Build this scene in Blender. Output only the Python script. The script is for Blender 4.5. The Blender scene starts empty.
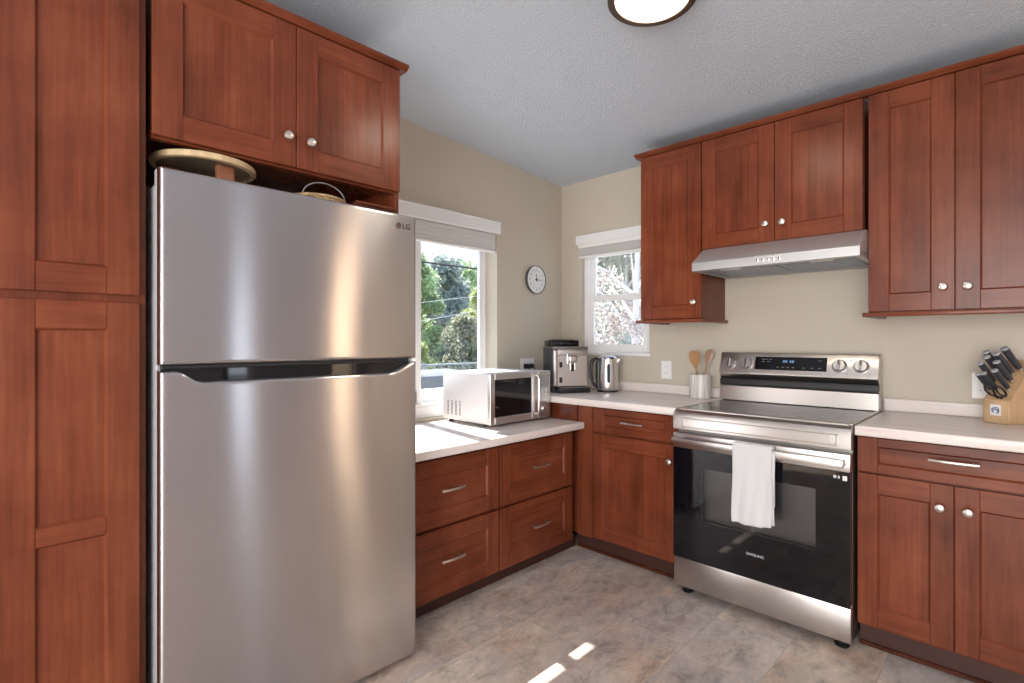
import bpy, bmesh, math, random
import numpy as np
from mathutils import Vector, Matrix

random.seed(7)
rng = np.random.default_rng(11)
S = bpy.context.scene
COL = S.collection
PI = math.pi

# ------------------------------------------------------------------ camera, sky, sun, large lights, exposure
cam = bpy.data.objects.new('camera', bpy.data.cameras.new('camera'))
COL.objects.link(cam)
cam.data.sensor_width = 36.0
cam.data.lens = 521.0 / 1024.0 * 36.0
cam.data.shift_y = -0.9 / 1024.0
cam.data.clip_start = 0.02
cam.data.clip_end = 300
cam.location = (2.513, -3.107, 1.255)
fwd = Vector((-0.6997, 0.7145, 0.0))
cam.rotation_euler = fwd.to_track_quat('-Z', 'Y').to_euler()
S.camera = cam

S.view_settings.view_transform = 'Standard'
S.view_settings.look = 'None'
S.view_settings.gamma = 1.0
S.view_settings.use_curve_mapping = False
S.view_settings.exposure = 0.35

world = bpy.data.worlds.new('sky')
S.world = world
world.use_nodes = True
wn = world.node_tree
wn.nodes.clear()
w_out = wn.nodes.new('ShaderNodeOutputWorld')
w_bg = wn.nodes.new('ShaderNodeBackground')
w_tc = wn.nodes.new('ShaderNodeTexCoord')
w_sep = wn.nodes.new('ShaderNodeSeparateXYZ')
w_rmp = wn.nodes.new('ShaderNodeValToRGB')
wn.links.new(w_tc.outputs['Generated'], w_sep.inputs[0])
wn.links.new(w_sep.outputs['Z'], w_rmp.inputs[0])
e = w_rmp.color_ramp.elements
e[0].position = 0.0
e[0].color = (0.86, 0.92, 1.0, 1)
e[1].position = 0.7
e[1].color = (0.34, 0.56, 1.0, 1)
e2 = w_rmp.color_ramp.elements.new(0.22)
e2.color = (0.72, 0.86, 1.0, 1)
wn.links.new(w_rmp.outputs[0], w_bg.inputs['Color'])
w_bg.inputs['Strength'].default_value = 1.5
wn.links.new(w_bg.outputs[0], w_out.inputs[0])

SUN_DIR = Vector((1.0, -0.157, -1.416)).normalized()
sun = bpy.data.objects.new('sun', bpy.data.lights.new('sun', 'SUN'))
COL.objects.link(sun)
sun.data.energy = 13.0
sun.data.angle = math.radians(0.5)
sun.data.color = (1.0, 0.95, 0.87)
sun.rotation_euler = SUN_DIR.to_track_quat('-Z', 'Y').to_euler()


def area_light(name, loc, direction, sx, sy, power, color):
    o = bpy.data.objects.new(name, bpy.data.lights.new(name, 'AREA'))
    COL.objects.link(o)
    o.data.shape = 'RECTANGLE'
    o.data.size = sx
    o.data.size_y = sy
    o.data.energy = power
    o.data.color = color
    o.location = loc
    o.rotation_euler = Vector(direction).to_track_quat('-Z', 'Z').to_euler()
    return o


# added area lights at made-up openings: room fill and strips on the refrigerator
area_light('strip_light_right', (4.56, -1.37, 1.05), (-1, 0, 0), 0.26, 1.9, 4.5, (0.80, 0.88, 1.0))
area_light('fill_front', (2.95, -5.55, 1.30), (0, 1, 0), 2.5, 2.2, 125, (1.0, 0.975, 0.94))
area_light('added_hall_light', (4.95, 0.33, 2.3), (0, 0, -1), 0.2, 0.2, 105, (1.0, 0.80, 0.62))

# ------------------------------------------------------------------ materials
MATS = {}


def new_mat(name):
    m = bpy.data.materials.new(name)
    m.use_nodes = True
    nt = m.node_tree
    b = nt.nodes['Principled BSDF']
    MATS[name] = m
    return m, nt, b


def N(nt, kind, **kw):
    n = nt.nodes.new(kind)
    for k, v in kw.items():
        setattr(n, k, v)
    return n


def simple(name, color, rough=0.5, metal=0.0, spec=0.5, emit=None, estr=1.0, coat=0.0):
    m, nt, b = new_mat(name)
    b.inputs['Base Color'].default_value = (*color, 1)
    b.inputs['Roughness'].default_value = rough
    b.inputs['Metallic'].default_value = metal
    b.inputs['Specular IOR Level'].default_value = spec
    b.inputs['Coat Weight'].default_value = coat
    if emit:
        b.inputs['Emission Color'].default_value = (*emit, 1)
        b.inputs['Emission Strength'].default_value = estr
    return m


def mapped(nt, scale, rot=(0, 0, 0)):
    g = N(nt, 'ShaderNodeNewGeometry')
    mp = N(nt, 'ShaderNodeMapping')
    mp.inputs['Scale'].default_value = scale
    mp.inputs['Rotation'].default_value = rot
    nt.links.new(g.outputs['Position'], mp.inputs[0])
    return mp.outputs[0]


def noise(nt, vec, scale, detail=4, rough=0.55, dist=0.0):
    n = N(nt, 'ShaderNodeTexNoise')
    n.inputs['Scale'].default_value = scale
    n.inputs['Detail'].default_value = detail
    n.inputs['Roughness'].default_value = rough
    n.inputs['Distortion'].default_value = dist
    if vec is not None:
        nt.links.new(vec, n.inputs['Vector'])
    return n.outputs['Fac']


def ramp(nt, fac, stops):
    r = N(nt, 'ShaderNodeValToRGB')
    el = r.color_ramp.elements
    el[0].position, el[0].color = stops[0][0], (*stops[0][1], 1)
    el[1].position, el[1].color = stops[-1][0], (*stops[-1][1], 1)
    for p, c in stops[1:-1]:
        x = el.new(p)
        x.color = (*c, 1)
    nt.links.new(fac, r.inputs[0])
    return r.outputs[0]


def mix(nt, a, b, fac, mode='MIX'):
    m = N(nt, 'ShaderNodeMix', data_type='RGBA', blend_type=mode)
    if isinstance(fac, (int, float)):
        m.inputs[0].default_value = fac
    else:
        nt.links.new(fac, m.inputs[0])
    for k, v in ((6, a), (7, b)):
        if isinstance(v, tuple):
            m.inputs[k].default_value = (*v, 1)
        else:
            nt.links.new(v, m.inputs[k])
    return m.outputs[2]


def math_n(nt, op, a, b=None):
    m = N(nt, 'ShaderNodeMath', operation=op)
    for k, v in ((0, a), (1, b)):
        if v is None:
            continue
        if isinstance(v, (int, float)):
            m.inputs[k].default_value = v
        else:
            nt.links.new(v, m.inputs[k])
    return m.outputs[0]


def bump(nt, b, height, strength, dist=0.01):
    bp = N(nt, 'ShaderNodeBump')
    bp.inputs['Strength'].default_value = strength
    bp.inputs['Distance'].default_value = dist
    nt.links.new(height, bp.inputs['Height'])
    nt.links.new(bp.outputs[0], b.inputs['Normal'])


def wood(name, vertical, dark, mid, light, plank=11.0, rough=0.27, amount=0.20):
    m, nt, b = new_mat(name)
    sc = (9, 9, 0.9) if vertical else (0.9, 0.9, 9)
    fine = (70, 70, 2.5) if vertical else (2.5, 2.5, 70)
    n1 = noise(nt, mapped(nt, sc), 1.0, 5, 0.6, 0.6)
    n2 = noise(nt, mapped(nt, fine), 1.0, 3, 0.6)
    blot = noise(nt, mapped(nt, (5, 5, 4)), 1.0, 3, 0.6)
    f = math_n(nt, 'ADD', math_n(nt, 'MULTIPLY', n1, 0.40), math_n(nt, 'MULTIPLY', n2, 0.24))
    f = math_n(nt, 'ADD', f, math_n(nt, 'MULTIPLY', blot, 0.38))
    c = ramp(nt, f, [(0.37, dark), (0.51, mid), (0.66, light)])
    # boards glued side by side: each strip has a tone of its own
    g = N(nt, 'ShaderNodeNewGeometry')
    sp = N(nt, 'ShaderNodeSeparateXYZ')
    nt.links.new(g.outputs['Position'], sp.inputs[0])
    if vertical:
        t = math_n(nt, 'ADD', sp.outputs['X'], sp.outputs['Y'])
    else:
        t = sp.outputs['Z']
    t = math_n(nt, 'FLOOR', math_n(nt, 'MULTIPLY', t, plank))
    wn_ = N(nt, 'ShaderNodeTexWhiteNoise', noise_dimensions='1D')
    nt.links.new(t, wn_.inputs['W'])
    v = math_n(nt, 'ADD', math_n(nt, 'MULTIPLY', wn_.outputs['Value'], amount), 1.0 - amount * 0.5)
    hs = N(nt, 'ShaderNodeHueSaturation')
    nt.links.new(c, hs.inputs['Color'])
    nt.links.new(v, hs.inputs['Value'])
    nt.links.new(hs.outputs[0], b.inputs['Base Color'])
    b.inputs['Roughness'].default_value = rough
    b.inputs['Specular IOR Level'].default_value = 0.30
    bump(nt, b, n2, 0.05, 0.002)
    return m


CH_D, CH_M, CH_L = (0.094, 0.0215, 0.0095), (0.162, 0.0395, 0.0165), (0.228, 0.063, 0.027)
wood('cherry_vertical', True, CH_D, CH_M, CH_L)
wood('cherry_horizontal', False, CH_D, CH_M, CH_L, plank=5.0, amount=0.10)
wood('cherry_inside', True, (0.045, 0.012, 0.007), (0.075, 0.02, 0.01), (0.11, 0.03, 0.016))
wood('bamboo', True, (0.44, 0.26, 0.13), (0.54, 0.345, 0.19), (0.62, 0.42, 0.25), plank=60, amount=0.14)
wood('ash_wood', True, (0.48, 0.33, 0.18), (0.60, 0.44, 0.26), (0.68, 0.52, 0.33), plank=40)
wood('oak_spoon', True, (0.24, 0.12, 0.045), (0.32, 0.17, 0.065), (0.40, 0.22, 0.09))
wood('pale_spoon', True, (0.30, 0.17, 0.11), (0.38, 0.23, 0.155), (0.45, 0.28, 0.20))
wood('grey_underside', True, (0.16, 0.12, 0.08), (0.22, 0.17, 0.12), (0.28, 0.22, 0.16))

# painted walls
m, nt, b = new_mat('wall_paint')
n1 = noise(nt, mapped(nt, (1, 1, 1)), 90, 3)
n2 = noise(nt, mapped(nt, (1, 1, 1)), 1.3, 2)
c = mix(nt, (0.51, 0.455, 0.375), (0.56, 0.50, 0.415), n2)
nt.links.new(c, b.inputs['Base Color'])
b.inputs['Roughness'].default_value = 0.55
b.inputs['Specular IOR Level'].default_value = 0.3
bump(nt, b, n1, 0.12, 0.003)

simple('pale_wall_paint', (0.66, 0.61, 0.62), 0.6)

m, nt, b = new_mat('ceiling_paint')
n1 = noise(nt, mapped(nt, (1, 1, 1)), 105, 4, 0.65)
r_ = ramp(nt, n1, [(0.42, (0, 0, 0)), (0.60, (1, 1, 1))])
b.inputs['Base Color'].default_value = (0.57, 0.63, 0.70, 1)
b.inputs['Roughness'].default_value = 0.7
bump(nt, b, r_, 0.55, 0.006)

# stone-look vinyl tiles, 30 x 61 cm
m, nt, b = new_mat('floor_tiles')
g = N(nt, 'ShaderNodeNewGeometry')
sp = N(nt, 'ShaderNodeSeparateXYZ')
nt.links.new(g.outputs['Position'], sp.inputs[0])
cb = N(nt, 'ShaderNodeCombineXYZ')
nt.links.new(math_n(nt, 'ADD', sp.outputs['Y'], 1.69), cb.inputs[0])
nt.links.new(math_n(nt, 'ADD', sp.outputs['X'], -0.91), cb.inputs[1])
bk = N(nt, 'ShaderNodeTexBrick')
bk.offset = 0.5
bk.inputs['Scale'].default_value = 1.0
bk.inputs['Mortar Size'].default_value = 0.0018
bk.inputs['Mortar Smooth'].default_value = 0.3
bk.inputs['Bias'].default_value = 0.0
bk.inputs['Brick Width'].default_value = 0.61
bk.inputs['Row Height'].default_value = 0.305
bk.inputs['Color1'].default_value = (0, 0, 0, 1)
bk.inputs['Color2'].default_value = (1, 1, 1, 1)
bk.inputs['Mortar'].default_value = (0.5, 0.5, 0.5, 1)
nt.links.new(cb.outputs[0], bk.inputs['Vector'])
# shift the stone figure from tile to tile
off = N(nt, 'ShaderNodeVectorMath', operation='MULTIPLY')
nt.links.new(bk.outputs['Color'], off.inputs[0])
off.inputs[1].default_value = (3.1, 5.7, 2.3)
ps = N(nt, 'ShaderNodeVectorMath', operation='ADD')
nt.links.new(g.outputs['Position'], ps.inputs[0])
nt.links.new(off.outputs[0], ps.inputs[1])
stm = N(nt, 'ShaderNodeMapping')
stm.inputs['Scale'].default_value = (1.0, 0.6, 1.0)
stm.inputs['Rotation'].default_value = (0, 0, 0.5)
nt.links.new(ps.outputs[0], stm.inputs[0])
big = noise(nt, stm.outputs[0], 3.4, 8, 0.66, 0.25)
med = noise(nt, stm.outputs[0], 11.0, 10, 0.80, 0.35)
rust = noise(nt, stm.outputs[0], 4.6, 7, 0.68, 0.3)
tone = noise(nt, ps.outputs[0], 1.7, 3, 0.5)
c = ramp(nt, big, [(0.30, (0.38, 0.315, 0.285)), (0.45, (0.52, 0.430, 0.365)), (0.56, (0.60, 0.505, 0.425)), (0.72, (0.72, 0.63, 0.55))])
c = mix(nt, c, (0.56, 0.37, 0.255), math_n(nt, 'MULTIPLY', ramp(nt, rust, [(0.50, (0, 0, 0)), (0.68, (1, 1, 1))]), 0.75))
c = mix(nt, c, (0.43, 0.40, 0.41), math_n(nt, 'MULTIPLY', ramp(nt, tone, [(0.48, (0, 0, 0)), (0.65, (1, 1, 1))]), 0.5))
v = ramp(nt, med, [(0.36, (0.58, 0.57, 0.57)), (0.5, (0.97, 0.97, 0.97)), (0.68, (1.28, 1.26, 1.22))])
c = mix(nt, c, v, 1.0, 'MULTIPLY')
c = mix(nt, c, (0.17, 0.145, 0.13), math_n(nt, 'MULTIPLY', bk.outputs['Fac'], 0.32))
nt.links.new(c, b.inputs['Base Color'])
b.inputs['Roughness'].default_value = 0.42
b.inputs['Specular IOR Level'].default_value = 0.4
bump(nt, b, med, 0.10, 0.004)

# pale laminate worktop with a long linear figure
for nm, sc in (('worktop_along_back', (1.4, 26, 26)), ('worktop_along_left', (26, 1.4, 26))):
    m, nt, b = new_mat(nm)
    n1 = noise(nt, mapped(nt, sc), 1.0, 5, 0.6, 0.3)
    c = ramp(nt, n1, [(0.32, (0.68, 0.58, 0.54)), (0.5, (0.77, 0.69, 0.65)), (0.7, (0.82, 0.76, 0.73))])
    nt.links.new(c, b.inputs['Base Color'])
    b.inputs['Roughness'].default_value = 0.28
    b.inputs['Specular IOR Level'].default_value = 0.4


def steel(name, color, rough, aniso=0.0, rot=0.0, brush=(2, 2, 220), bs=0.03):
    m, nt, b = new_mat(name)
    b.inputs['Base Color'].default_value = (*color, 1)
    b.inputs['Metallic'].default_value = 1.0
    b.inputs['Roughness'].default_value = rough
    if aniso:
        b.inputs['Anisotropic'].default_value = aniso
        b.inputs['Anisotropic Rotation'].default_value = rot
        tg = N(nt, 'ShaderNodeTangent', direction_type='UV_MAP', uv_map='brush')
        nt.links.new(tg.outputs[0], b.inputs['Tangent'])
    n1 = noise(nt, mapped(nt, brush), 1.0, 3, 0.6)
    bump(nt, b, n1, bs, 0.0015)
    return m


m = steel('fridge_steel', (0.525, 0.505, 0.515), 0.205, 1.0)
nt = m.node_tree
b = nt.nodes['Principled BSDF']
bp2 = N(nt, 'ShaderNodeBump')
bp2.inputs['Strength'].default_value = 0.35
bp2.inputs['Distance'].default_value = 0.010
nt.links.new(noise(nt, mapped(nt, (1.0, 1.6, 0.9)), 1.0, 1, 0.4), bp2.inputs['Height'])
old = b.inputs['Normal'].links[0].from_node
nt.links.new(bp2.outputs[0], old.inputs['Normal'])
steel('range_steel', (0.59, 0.555, 0.53), 0.29, 0.0)
m = steel('hood_steel', (0.62, 0.62, 0.62), 0.40, 0.0)
m.node_tree.nodes['Principled BSDF'].inputs['Metallic'].default_value = 0.72
steel('small_steel', (0.66, 0.64, 0.62), 0.28)
steel('espresso_front', (0.62, 0.59, 0.57), 0.42)
simple('nickel', (0.70, 0.65, 0.59), 0.30, 1.0)
simple('cap_steel', (0.42, 0.42, 0.44), 0.4, 0.3)
simple('chrome', (0.80, 0.80, 0.82), 0.12, 1.0)
simple('fridge_side', (0.42, 0.42, 0.43), 0.45, 0.0)
simple('dark_steel', (0.30, 0.29, 0.28), 0.35, 1.0)
simple('black_plastic', (0.012, 0.012, 0.014), 0.35)
simple('black_gloss', (0.004, 0.004, 0.006), 0.04, spec=0.5)
simple('charcoal_plastic', (0.035, 0.037, 0.045), 0.38)
simple('grey_plastic', (0.30, 0.30, 0.31), 0.45)
simple('white_plastic', (0.80, 0.79, 0.76), 0.35)
simple('white_vinyl', (0.82, 0.82, 0.82), 0.40)
simple('white_trim', (0.80, 0.79, 0.78), 0.42)
simple('microwave_case', (0.72, 0.72, 0.73), 0.35)
simple('blind_fabric', (0.70, 0.69, 0.67), 0.65)
simple('bronze', (0.085, 0.055, 0.038), 0.40, 0.6)
simple('lamp_glass', (0.9, 0.85, 0.75), 0.4, emit=(1.0, 0.88, 0.72), estr=25.0)
simple('clock_rim', (0.09, 0.09, 0.095), 0.4)
simple('clock_face', (0.74, 0.74, 0.75), 0.5)
simple('ink', (0.02, 0.02, 0.022), 0.5)
simple('grey_ink', (0.22, 0.22, 0.23), 0.5)
simple('light_ink', (0.62, 0.62, 0.63), 0.5)
simple('red_ink', (0.06, 0.012, 0.014), 0.7, spec=0.1)
simple('blue_ink', (0.03, 0.08, 0.22), 0.5)
simple('blue_digits', (0.1, 0.2, 0.4), 0.5, emit=(0.35, 0.6, 1.0), estr=0.45)
simple('glass_ceran', (0.014, 0.014, 0.015), 0.06)
simple('copper_leather', (0.30, 0.115, 0.06), 0.45)
simple('ceramic', (0.72, 0.69, 0.65), 0.35)
simple('rack_wire', (0.80, 0.70, 0.48), 0.35, 0.0)
simple('oven_inside', (0.55, 0.55, 0.56), 0.5)
simple('kettle_window', (0.015, 0.03, 0.035), 0.35, spec=0.2)
simple('pale_ground', (0.40, 0.40, 0.41), 0.85)  # outside ground made paler to bounce light onto the ceiling
simple('car_paint', (0.13, 0.14, 0.16), 0.5, 0.0, spec=0.25)
simple('car_glass', (0.10, 0.115, 0.13), 0.3)
simple('tyre', (0.02, 0.02, 0.02), 0.7)
simple('fence_grey', (0.30, 0.33, 0.34), 0.6)
simple('cable_black', (0.03, 0.03, 0.03), 0.6)
simple('cable_pale', (0.75, 0.77, 0.78), 0.6)
simple('filter_mesh', (0.34, 0.37, 0.41), 0.40, 0.6)
simple('hood_lens', (0.75, 0.75, 0.74), 0.3)
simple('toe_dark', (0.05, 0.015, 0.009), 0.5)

# towel
m, nt, b = new_mat('towel_terry')
n1 = noise(nt, mapped(nt, (1, 1, 1)), 420, 2)
n2 = noise(nt, mapped(nt, (1, 1, 1)), 30, 3)
b.inputs['Base Color'].default_value = (0.66, 0.65, 0.65, 1)
b.inputs['Roughness'].default_value = 0.95
b.inputs['Sheen Weight'].default_value = 0.3
bump(nt, b, math_n(nt, 'ADD', n1, n2), 0.5, 0.004)

# crock glaze with faint vertical streaks
m, nt, b = new_mat('crock_glaze')
n1 = noise(nt, mapped(nt, (60, 60, 5)), 1.0, 4)
c = ramp(nt, n1, [(0.35, (0.50, 0.47, 0.43)), (0.65, (0.76, 0.73, 0.69))])
nt.links.new(c, b.inputs['Base Color'])
b.inputs['Roughness'].default_value = 0.35

# basket weave
m, nt, b = new_mat('wicker')
n1 = noise(nt, mapped(nt, (60, 60, 160)), 1.0, 3)
c = ramp(nt, n1, [(0.35, (0.30, 0.19, 0.09)), (0.65, (0.62, 0.44, 0.24))])
nt.links.new(c, b.inputs['Base Color'])
b.inputs['Roughness'].default_value = 0.6
bump(nt, b, n1, 0.5, 0.004)


def thin_glass(name, tint, refl=0.05):
    m = bpy.data.materials.new(name)
    m.use_nodes = True
    nt = m.node_tree
    nt.nodes.clear()
    o = N(nt, 'ShaderNodeOutputMaterial')
    tr = N(nt, 'ShaderNodeBsdfTransparent')
    tr.inputs[0].default_value = (*tint, 1)
    gl = N(nt, 'ShaderNodeBsdfGlossy')
    gl.inputs['Roughness'].default_value = 0.02
    fr = N(nt, 'ShaderNodeFresnel')
    fr.inputs['IOR'].default_value = 1.45
    mx = N(nt, 'ShaderNodeMixShader')
    nt.links.new(fr.outputs[0], mx.inputs[0])
    nt.links.new(tr.outputs[0], mx.inputs[1])
    nt.links.new(gl.outputs[0], mx.inputs[2])
    nt.links.new(mx.outputs[0], o.inputs[0])
    MATS[name] = m


thin_glass('window_glass', (0.95, 0.97, 0.96))
thin_glass('oven_glass', (0.62, 0.62, 0.64))
thin_glass('microwave_glass', (0.10, 0.10, 0.11))


def leaf_mat(name, col, trans):
    m = bpy.data.materials.new(name)
    m.use_nodes = True
    nt = m.node_tree
    nt.nodes.clear()
    o = N(nt, 'ShaderNodeOutputMaterial')
    g = N(nt, 'ShaderNodeNewGeometry')
    n1 = noise(nt, mapped(nt, (1, 1, 1)), 1.6, 3)
    c = ramp(nt, n1, [(0.3, tuple(x * 0.6 for x in col)), (0.7, tuple(min(1, x * 1.35) for x in col))])
    d = N(nt, 'ShaderNodeBsdfDiffuse')
    t = N(nt, 'ShaderNodeBsdfTranslucent')
    nt.links.new(c, d.inputs[0])
    nt.links.new(c, t.inputs[0])
    mx = N(nt, 'ShaderNodeMixShader')
    mx.inputs[0].default_value = trans
    nt.links.new(d.outputs[0], mx.inputs[1])
    nt.links.new(t.outputs[0], mx.inputs[2])
    nt.links.new(mx.outputs[0], o.inputs[0])
    MATS[name] = m


leaf_mat('leaf_green', (0.44, 0.54, 0.32), 0.5)
leaf_mat('leaf_yellow', (0.50, 0.55, 0.28), 0.5)
leaf_mat('leaf_grey', (0.42, 0.47, 0.44), 0.5)
leaf_mat('leaf_olive', (0.42, 0.43, 0.33), 0.45)
leaf_mat('leaf_pink', (0.58, 0.52, 0.49), 0.5)  # paled in colour to stand for glare in the back window view
leaf_mat('leaf_pale', (0.56, 0.57, 0.52), 0.5)  # lightened in colour for the same glare
simple('bark', (0.20, 0.15, 0.11), 0.9)
simple('pale_bark', (0.72, 0.69, 0.66), 0.8)  # pale bark, whitened further for the glare


# ------------------------------------------------------------------ building helpers
class MB:
    """collects shapes into ONE mesh object"""

    def __init__(self):
        self.bm = bmesh.new()
        self.slots = []
        self.cur = 0

    def m(self, name):
        if name not in self.slots:
            self.slots.append(name)
        self.cur = self.slots.index(name)
        return self

    def _face(self, vs):
        try:
            f = self.bm.faces.new(vs)
            f.material_index = self.cur
            return f
        except ValueError:
            return None

    def poly(self, pts):
        return self._face([self.bm.verts.new(p) for p in pts])

    def box(self, x0, x1, y0, y1, z0, z1, bev=0.0, seg=1):
        x0, x1 = sorted((x0, x1))
        y0, y1 = sorted((y0, y1))
        z0, z1 = sorted((z0, z1))
        v = [self.bm.verts.new(p) for p in ((x0, y0, z0), (x1, y0, z0), (x1, y1, z0), (x0, y1, z0),
                                            (x0, y0, z1), (x1, y0, z1), (x1, y1, z1), (x0, y1, z1))]
        fs = []
        for q in ((0, 3, 2, 1), (4, 5, 6, 7), (0, 1, 5, 4), (1, 2, 6, 5), (2, 3, 7, 6), (3, 0, 4, 7)):
            fs.append(self._face([v[i] for i in q]))
        if bev > 0:
            bev = min(bev, 0.45 * min(x1 - x0, y1 - y0, z1 - z0))
            es = list({ed for f in fs for ed in f.edges})
            r = bmesh.ops.bevel(self.bm, geom=es, offset=bev, segments=seg, affect='EDGES', profile=0.5, material=self.cur)
        return self

    def prism(self, pts, vec, bev=0.0, seg=1):
        a = [self.bm.verts.new(p) for p in pts]
        b = [self.bm.verts.new(tuple(Vector(p) + Vector(vec))) for p in pts]
        n = len(pts)
        fs = [self._face(a[::-1]), self._face(b)]
        for i in range(n):
            fs.append(self._face([a[i], a[(i + 1) % n], b[(i + 1) % n], b[i]]))
        if bev > 0:
            es = list({ed for f in fs if f for ed in f.edges})
            bmesh.ops.bevel(self.bm, geom=es, offset=bev, segments=seg, affect='EDGES', profile=0.5, material=self.cur)
        return self

    def lathe(self, prof, origin, axis=(0, 0, 1), n=24, closed=False):
        """prof: list of (radius, height along axis)"""
        ax = Vector(axis).normalized()
        ref = Vector((1, 0, 0)) if abs(ax.x) < 0.9 else Vector((0, 1, 0))
        u = ax.cross(ref).normalized()
        w = ax.cross(u)
        o = Vector(origin)
        rings = []
        for r, h in prof:
            if r < 1e-6:
                rings.append([self.bm.verts.new(o + ax * h)])
            else:
                rings.append([self.bm.verts.new(o + ax * h + u * (r * math.cos(2 * PI * k / n)) + w * (r * math.sin(2 * PI * k / n))) for k in range(n)])
        pairs = list(zip(rings[:-1], rings[1:]))
        if closed:
            pairs.append((rings[-1], rings[0]))
        for A, B in pairs:
            for k in range(n):
                k2 = (k + 1) % n
                if len(A) == 1 and len(B) == 1:
                    continue
                if len(A) == 1:
                    self._face([A[0], B[k], B[k2]])
                elif len(B) == 1:
                    self._face([A[k], A[k2], B[0]])
                else:
                    self._face([A[k], A[k2], B[k2], B[k]])
        return self

    def cyl(self, p0, p1, r0, r1=None, n=16):
        r1 = r0 if r1 is None else r1
        d = Vector(p1) - Vector(p0)
        return self.lathe([(0, 0), (r0, 0), (r1, d.length), (0, d.length)], p0, d, n)

    def tube(self, pts, r, n=8, flat=1.0):
        pts = [Vector(p) for p in pts]
        rings = []
        up = None
        for i, p in enumerate(pts):
            t = (pts[min(i + 1, len(pts) - 1)] - pts[max(i - 1, 0)]).normalized()
            if up is None:
                ref = Vector((0, 0, 1)) if abs(t.z) < 0.9 else Vector((1, 0, 0))
                up = (ref - t * ref.dot(t)).normalized()
            else:
                up = (up - t * up.dot(t)).normalized()
            s = t.cross(up)
            rr = r[i] if isinstance(r, (list, tuple)) else r
            rings.append([self.bm.verts.new(p + up * (rr * math.cos(2 * PI * k / n)) + s * (rr * flat * math.sin(2 * PI * k / n))) for k in range(n)])
        for A, B in zip(rings[:-1], rings[1:]):
            for k in range(n):
                self._face([A[k], A[(k + 1) % n], B[(k + 1) % n], B[k]])
        self._face(rings[0][::-1])
        self._face(rings[-1])
        return self

    def build(self, name, parent=None, mat=None, local=False, smooth=True, angle=35):
        bm = self.bm
        bmesh.ops.recalc_face_normals(bm, faces=bm.faces[:])
        if parent is not None and not local:
            off = Vector((0, 0, 0))
            p = parent
            while p is not None:
                off += p.location
                p = p.parent
            for v in bm.verts:
                v.co -= off
        me = bpy.data.meshes.new(name)
        bm.to_mesh(me)
        bm.free()
        for s in self.slots:
            me.materials.append(MATS[s])
        if smooth:
            me.shade_smooth()
            me.set_sharp_from_angle(angle=math.radians(angle))
        o = bpy.data.objects.new(name, me)
        COL.objects.link(o)
        if parent is not None:
            o.parent = parent
        return o


def tag(o, label, cat, group=None, kind=None):
    o['label'] = label
    o['category'] = cat
    if group:
        o['group'] = group
    if kind:
        o['kind'] = kind
    return o


def thing(name, label, cat, loc=(0, 0, 0), rotz=0.0, group=None):
    o = bpy.data.objects.new(name, None)
    o.empty_display_size = 0.05
    COL.objects.link(o)
    o.location = loc
    o.rotation_euler = (0, 0, rotz)
    return tag(o, label, cat, group)


def struct(o):
    o['kind'] = 'structure'
    return o


def structure_root(name):
    o = bpy.data.objects.new(name, None)
    COL.objects.link(o)
    return struct(o)


def text_mesh(name, body, size, mat, parent, origin, right, up, align='CENTER', depth=0.0006, local=False):
    cu = bpy.data.curves.new(name, 'FONT')
    cu.body = body
    cu.size = size
    cu.align_x = align
    cu.align_y = 'CENTER'
    cu.extrude = depth
    cu.resolution_u = 3
    tmp = bpy.data.objects.new(name, cu)
    COL.objects.link(tmp)
    dg = bpy.context.evaluated_depsgraph_get()
    me = bpy.data.meshes.new_from_object(tmp.evaluated_get(dg))
    bpy.data.objects.remove(tmp)
    R = Vector(right).normalized()
    U = Vector(up).normalized()
    F = R.cross(U)
    off = Vector((0, 0, 0))
    p = parent
    while p is not None and not local:
        off += p.location
        p = p.parent
    M = Matrix(((R.x, U.x, F.x), (R.y, U.y, F.y), (R.z, U.z, F.z)))
    for v in me.vertices:
        v.co = M @ v.co + Vector(origin) - off
    me.materials.clear()
    me.materials.append(MATS[mat])
    me.name = name
    o = bpy.data.objects.new(name, me)
    COL.objects.link(o)
    o.parent = parent
    return o


class Face:
    """maps (u, d, z) on a cabinet front to the world: d points out of the front"""

    def __init__(self, facing, d0):
        self.f = facing
        self.d0 = d0

    def p(self, u, d, z):
        return (self.d0 + d, u, z) if self.f == 'x' else (u, self.d0 - d, z)

    def box(self, mb, u0, u1, d0, d1, z0, z1, bev=0.0):
        a = self.p(u0, d0, z0)
        b = self.p(u1, d1, z1)
        mb.box(a[0], b[0], a[1], b[1], a[2], b[2], bev)

    @property
    def out(self):
        return Vector((1, 0, 0)) if self.f == 'x' else Vector((0, -1, 0))


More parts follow.
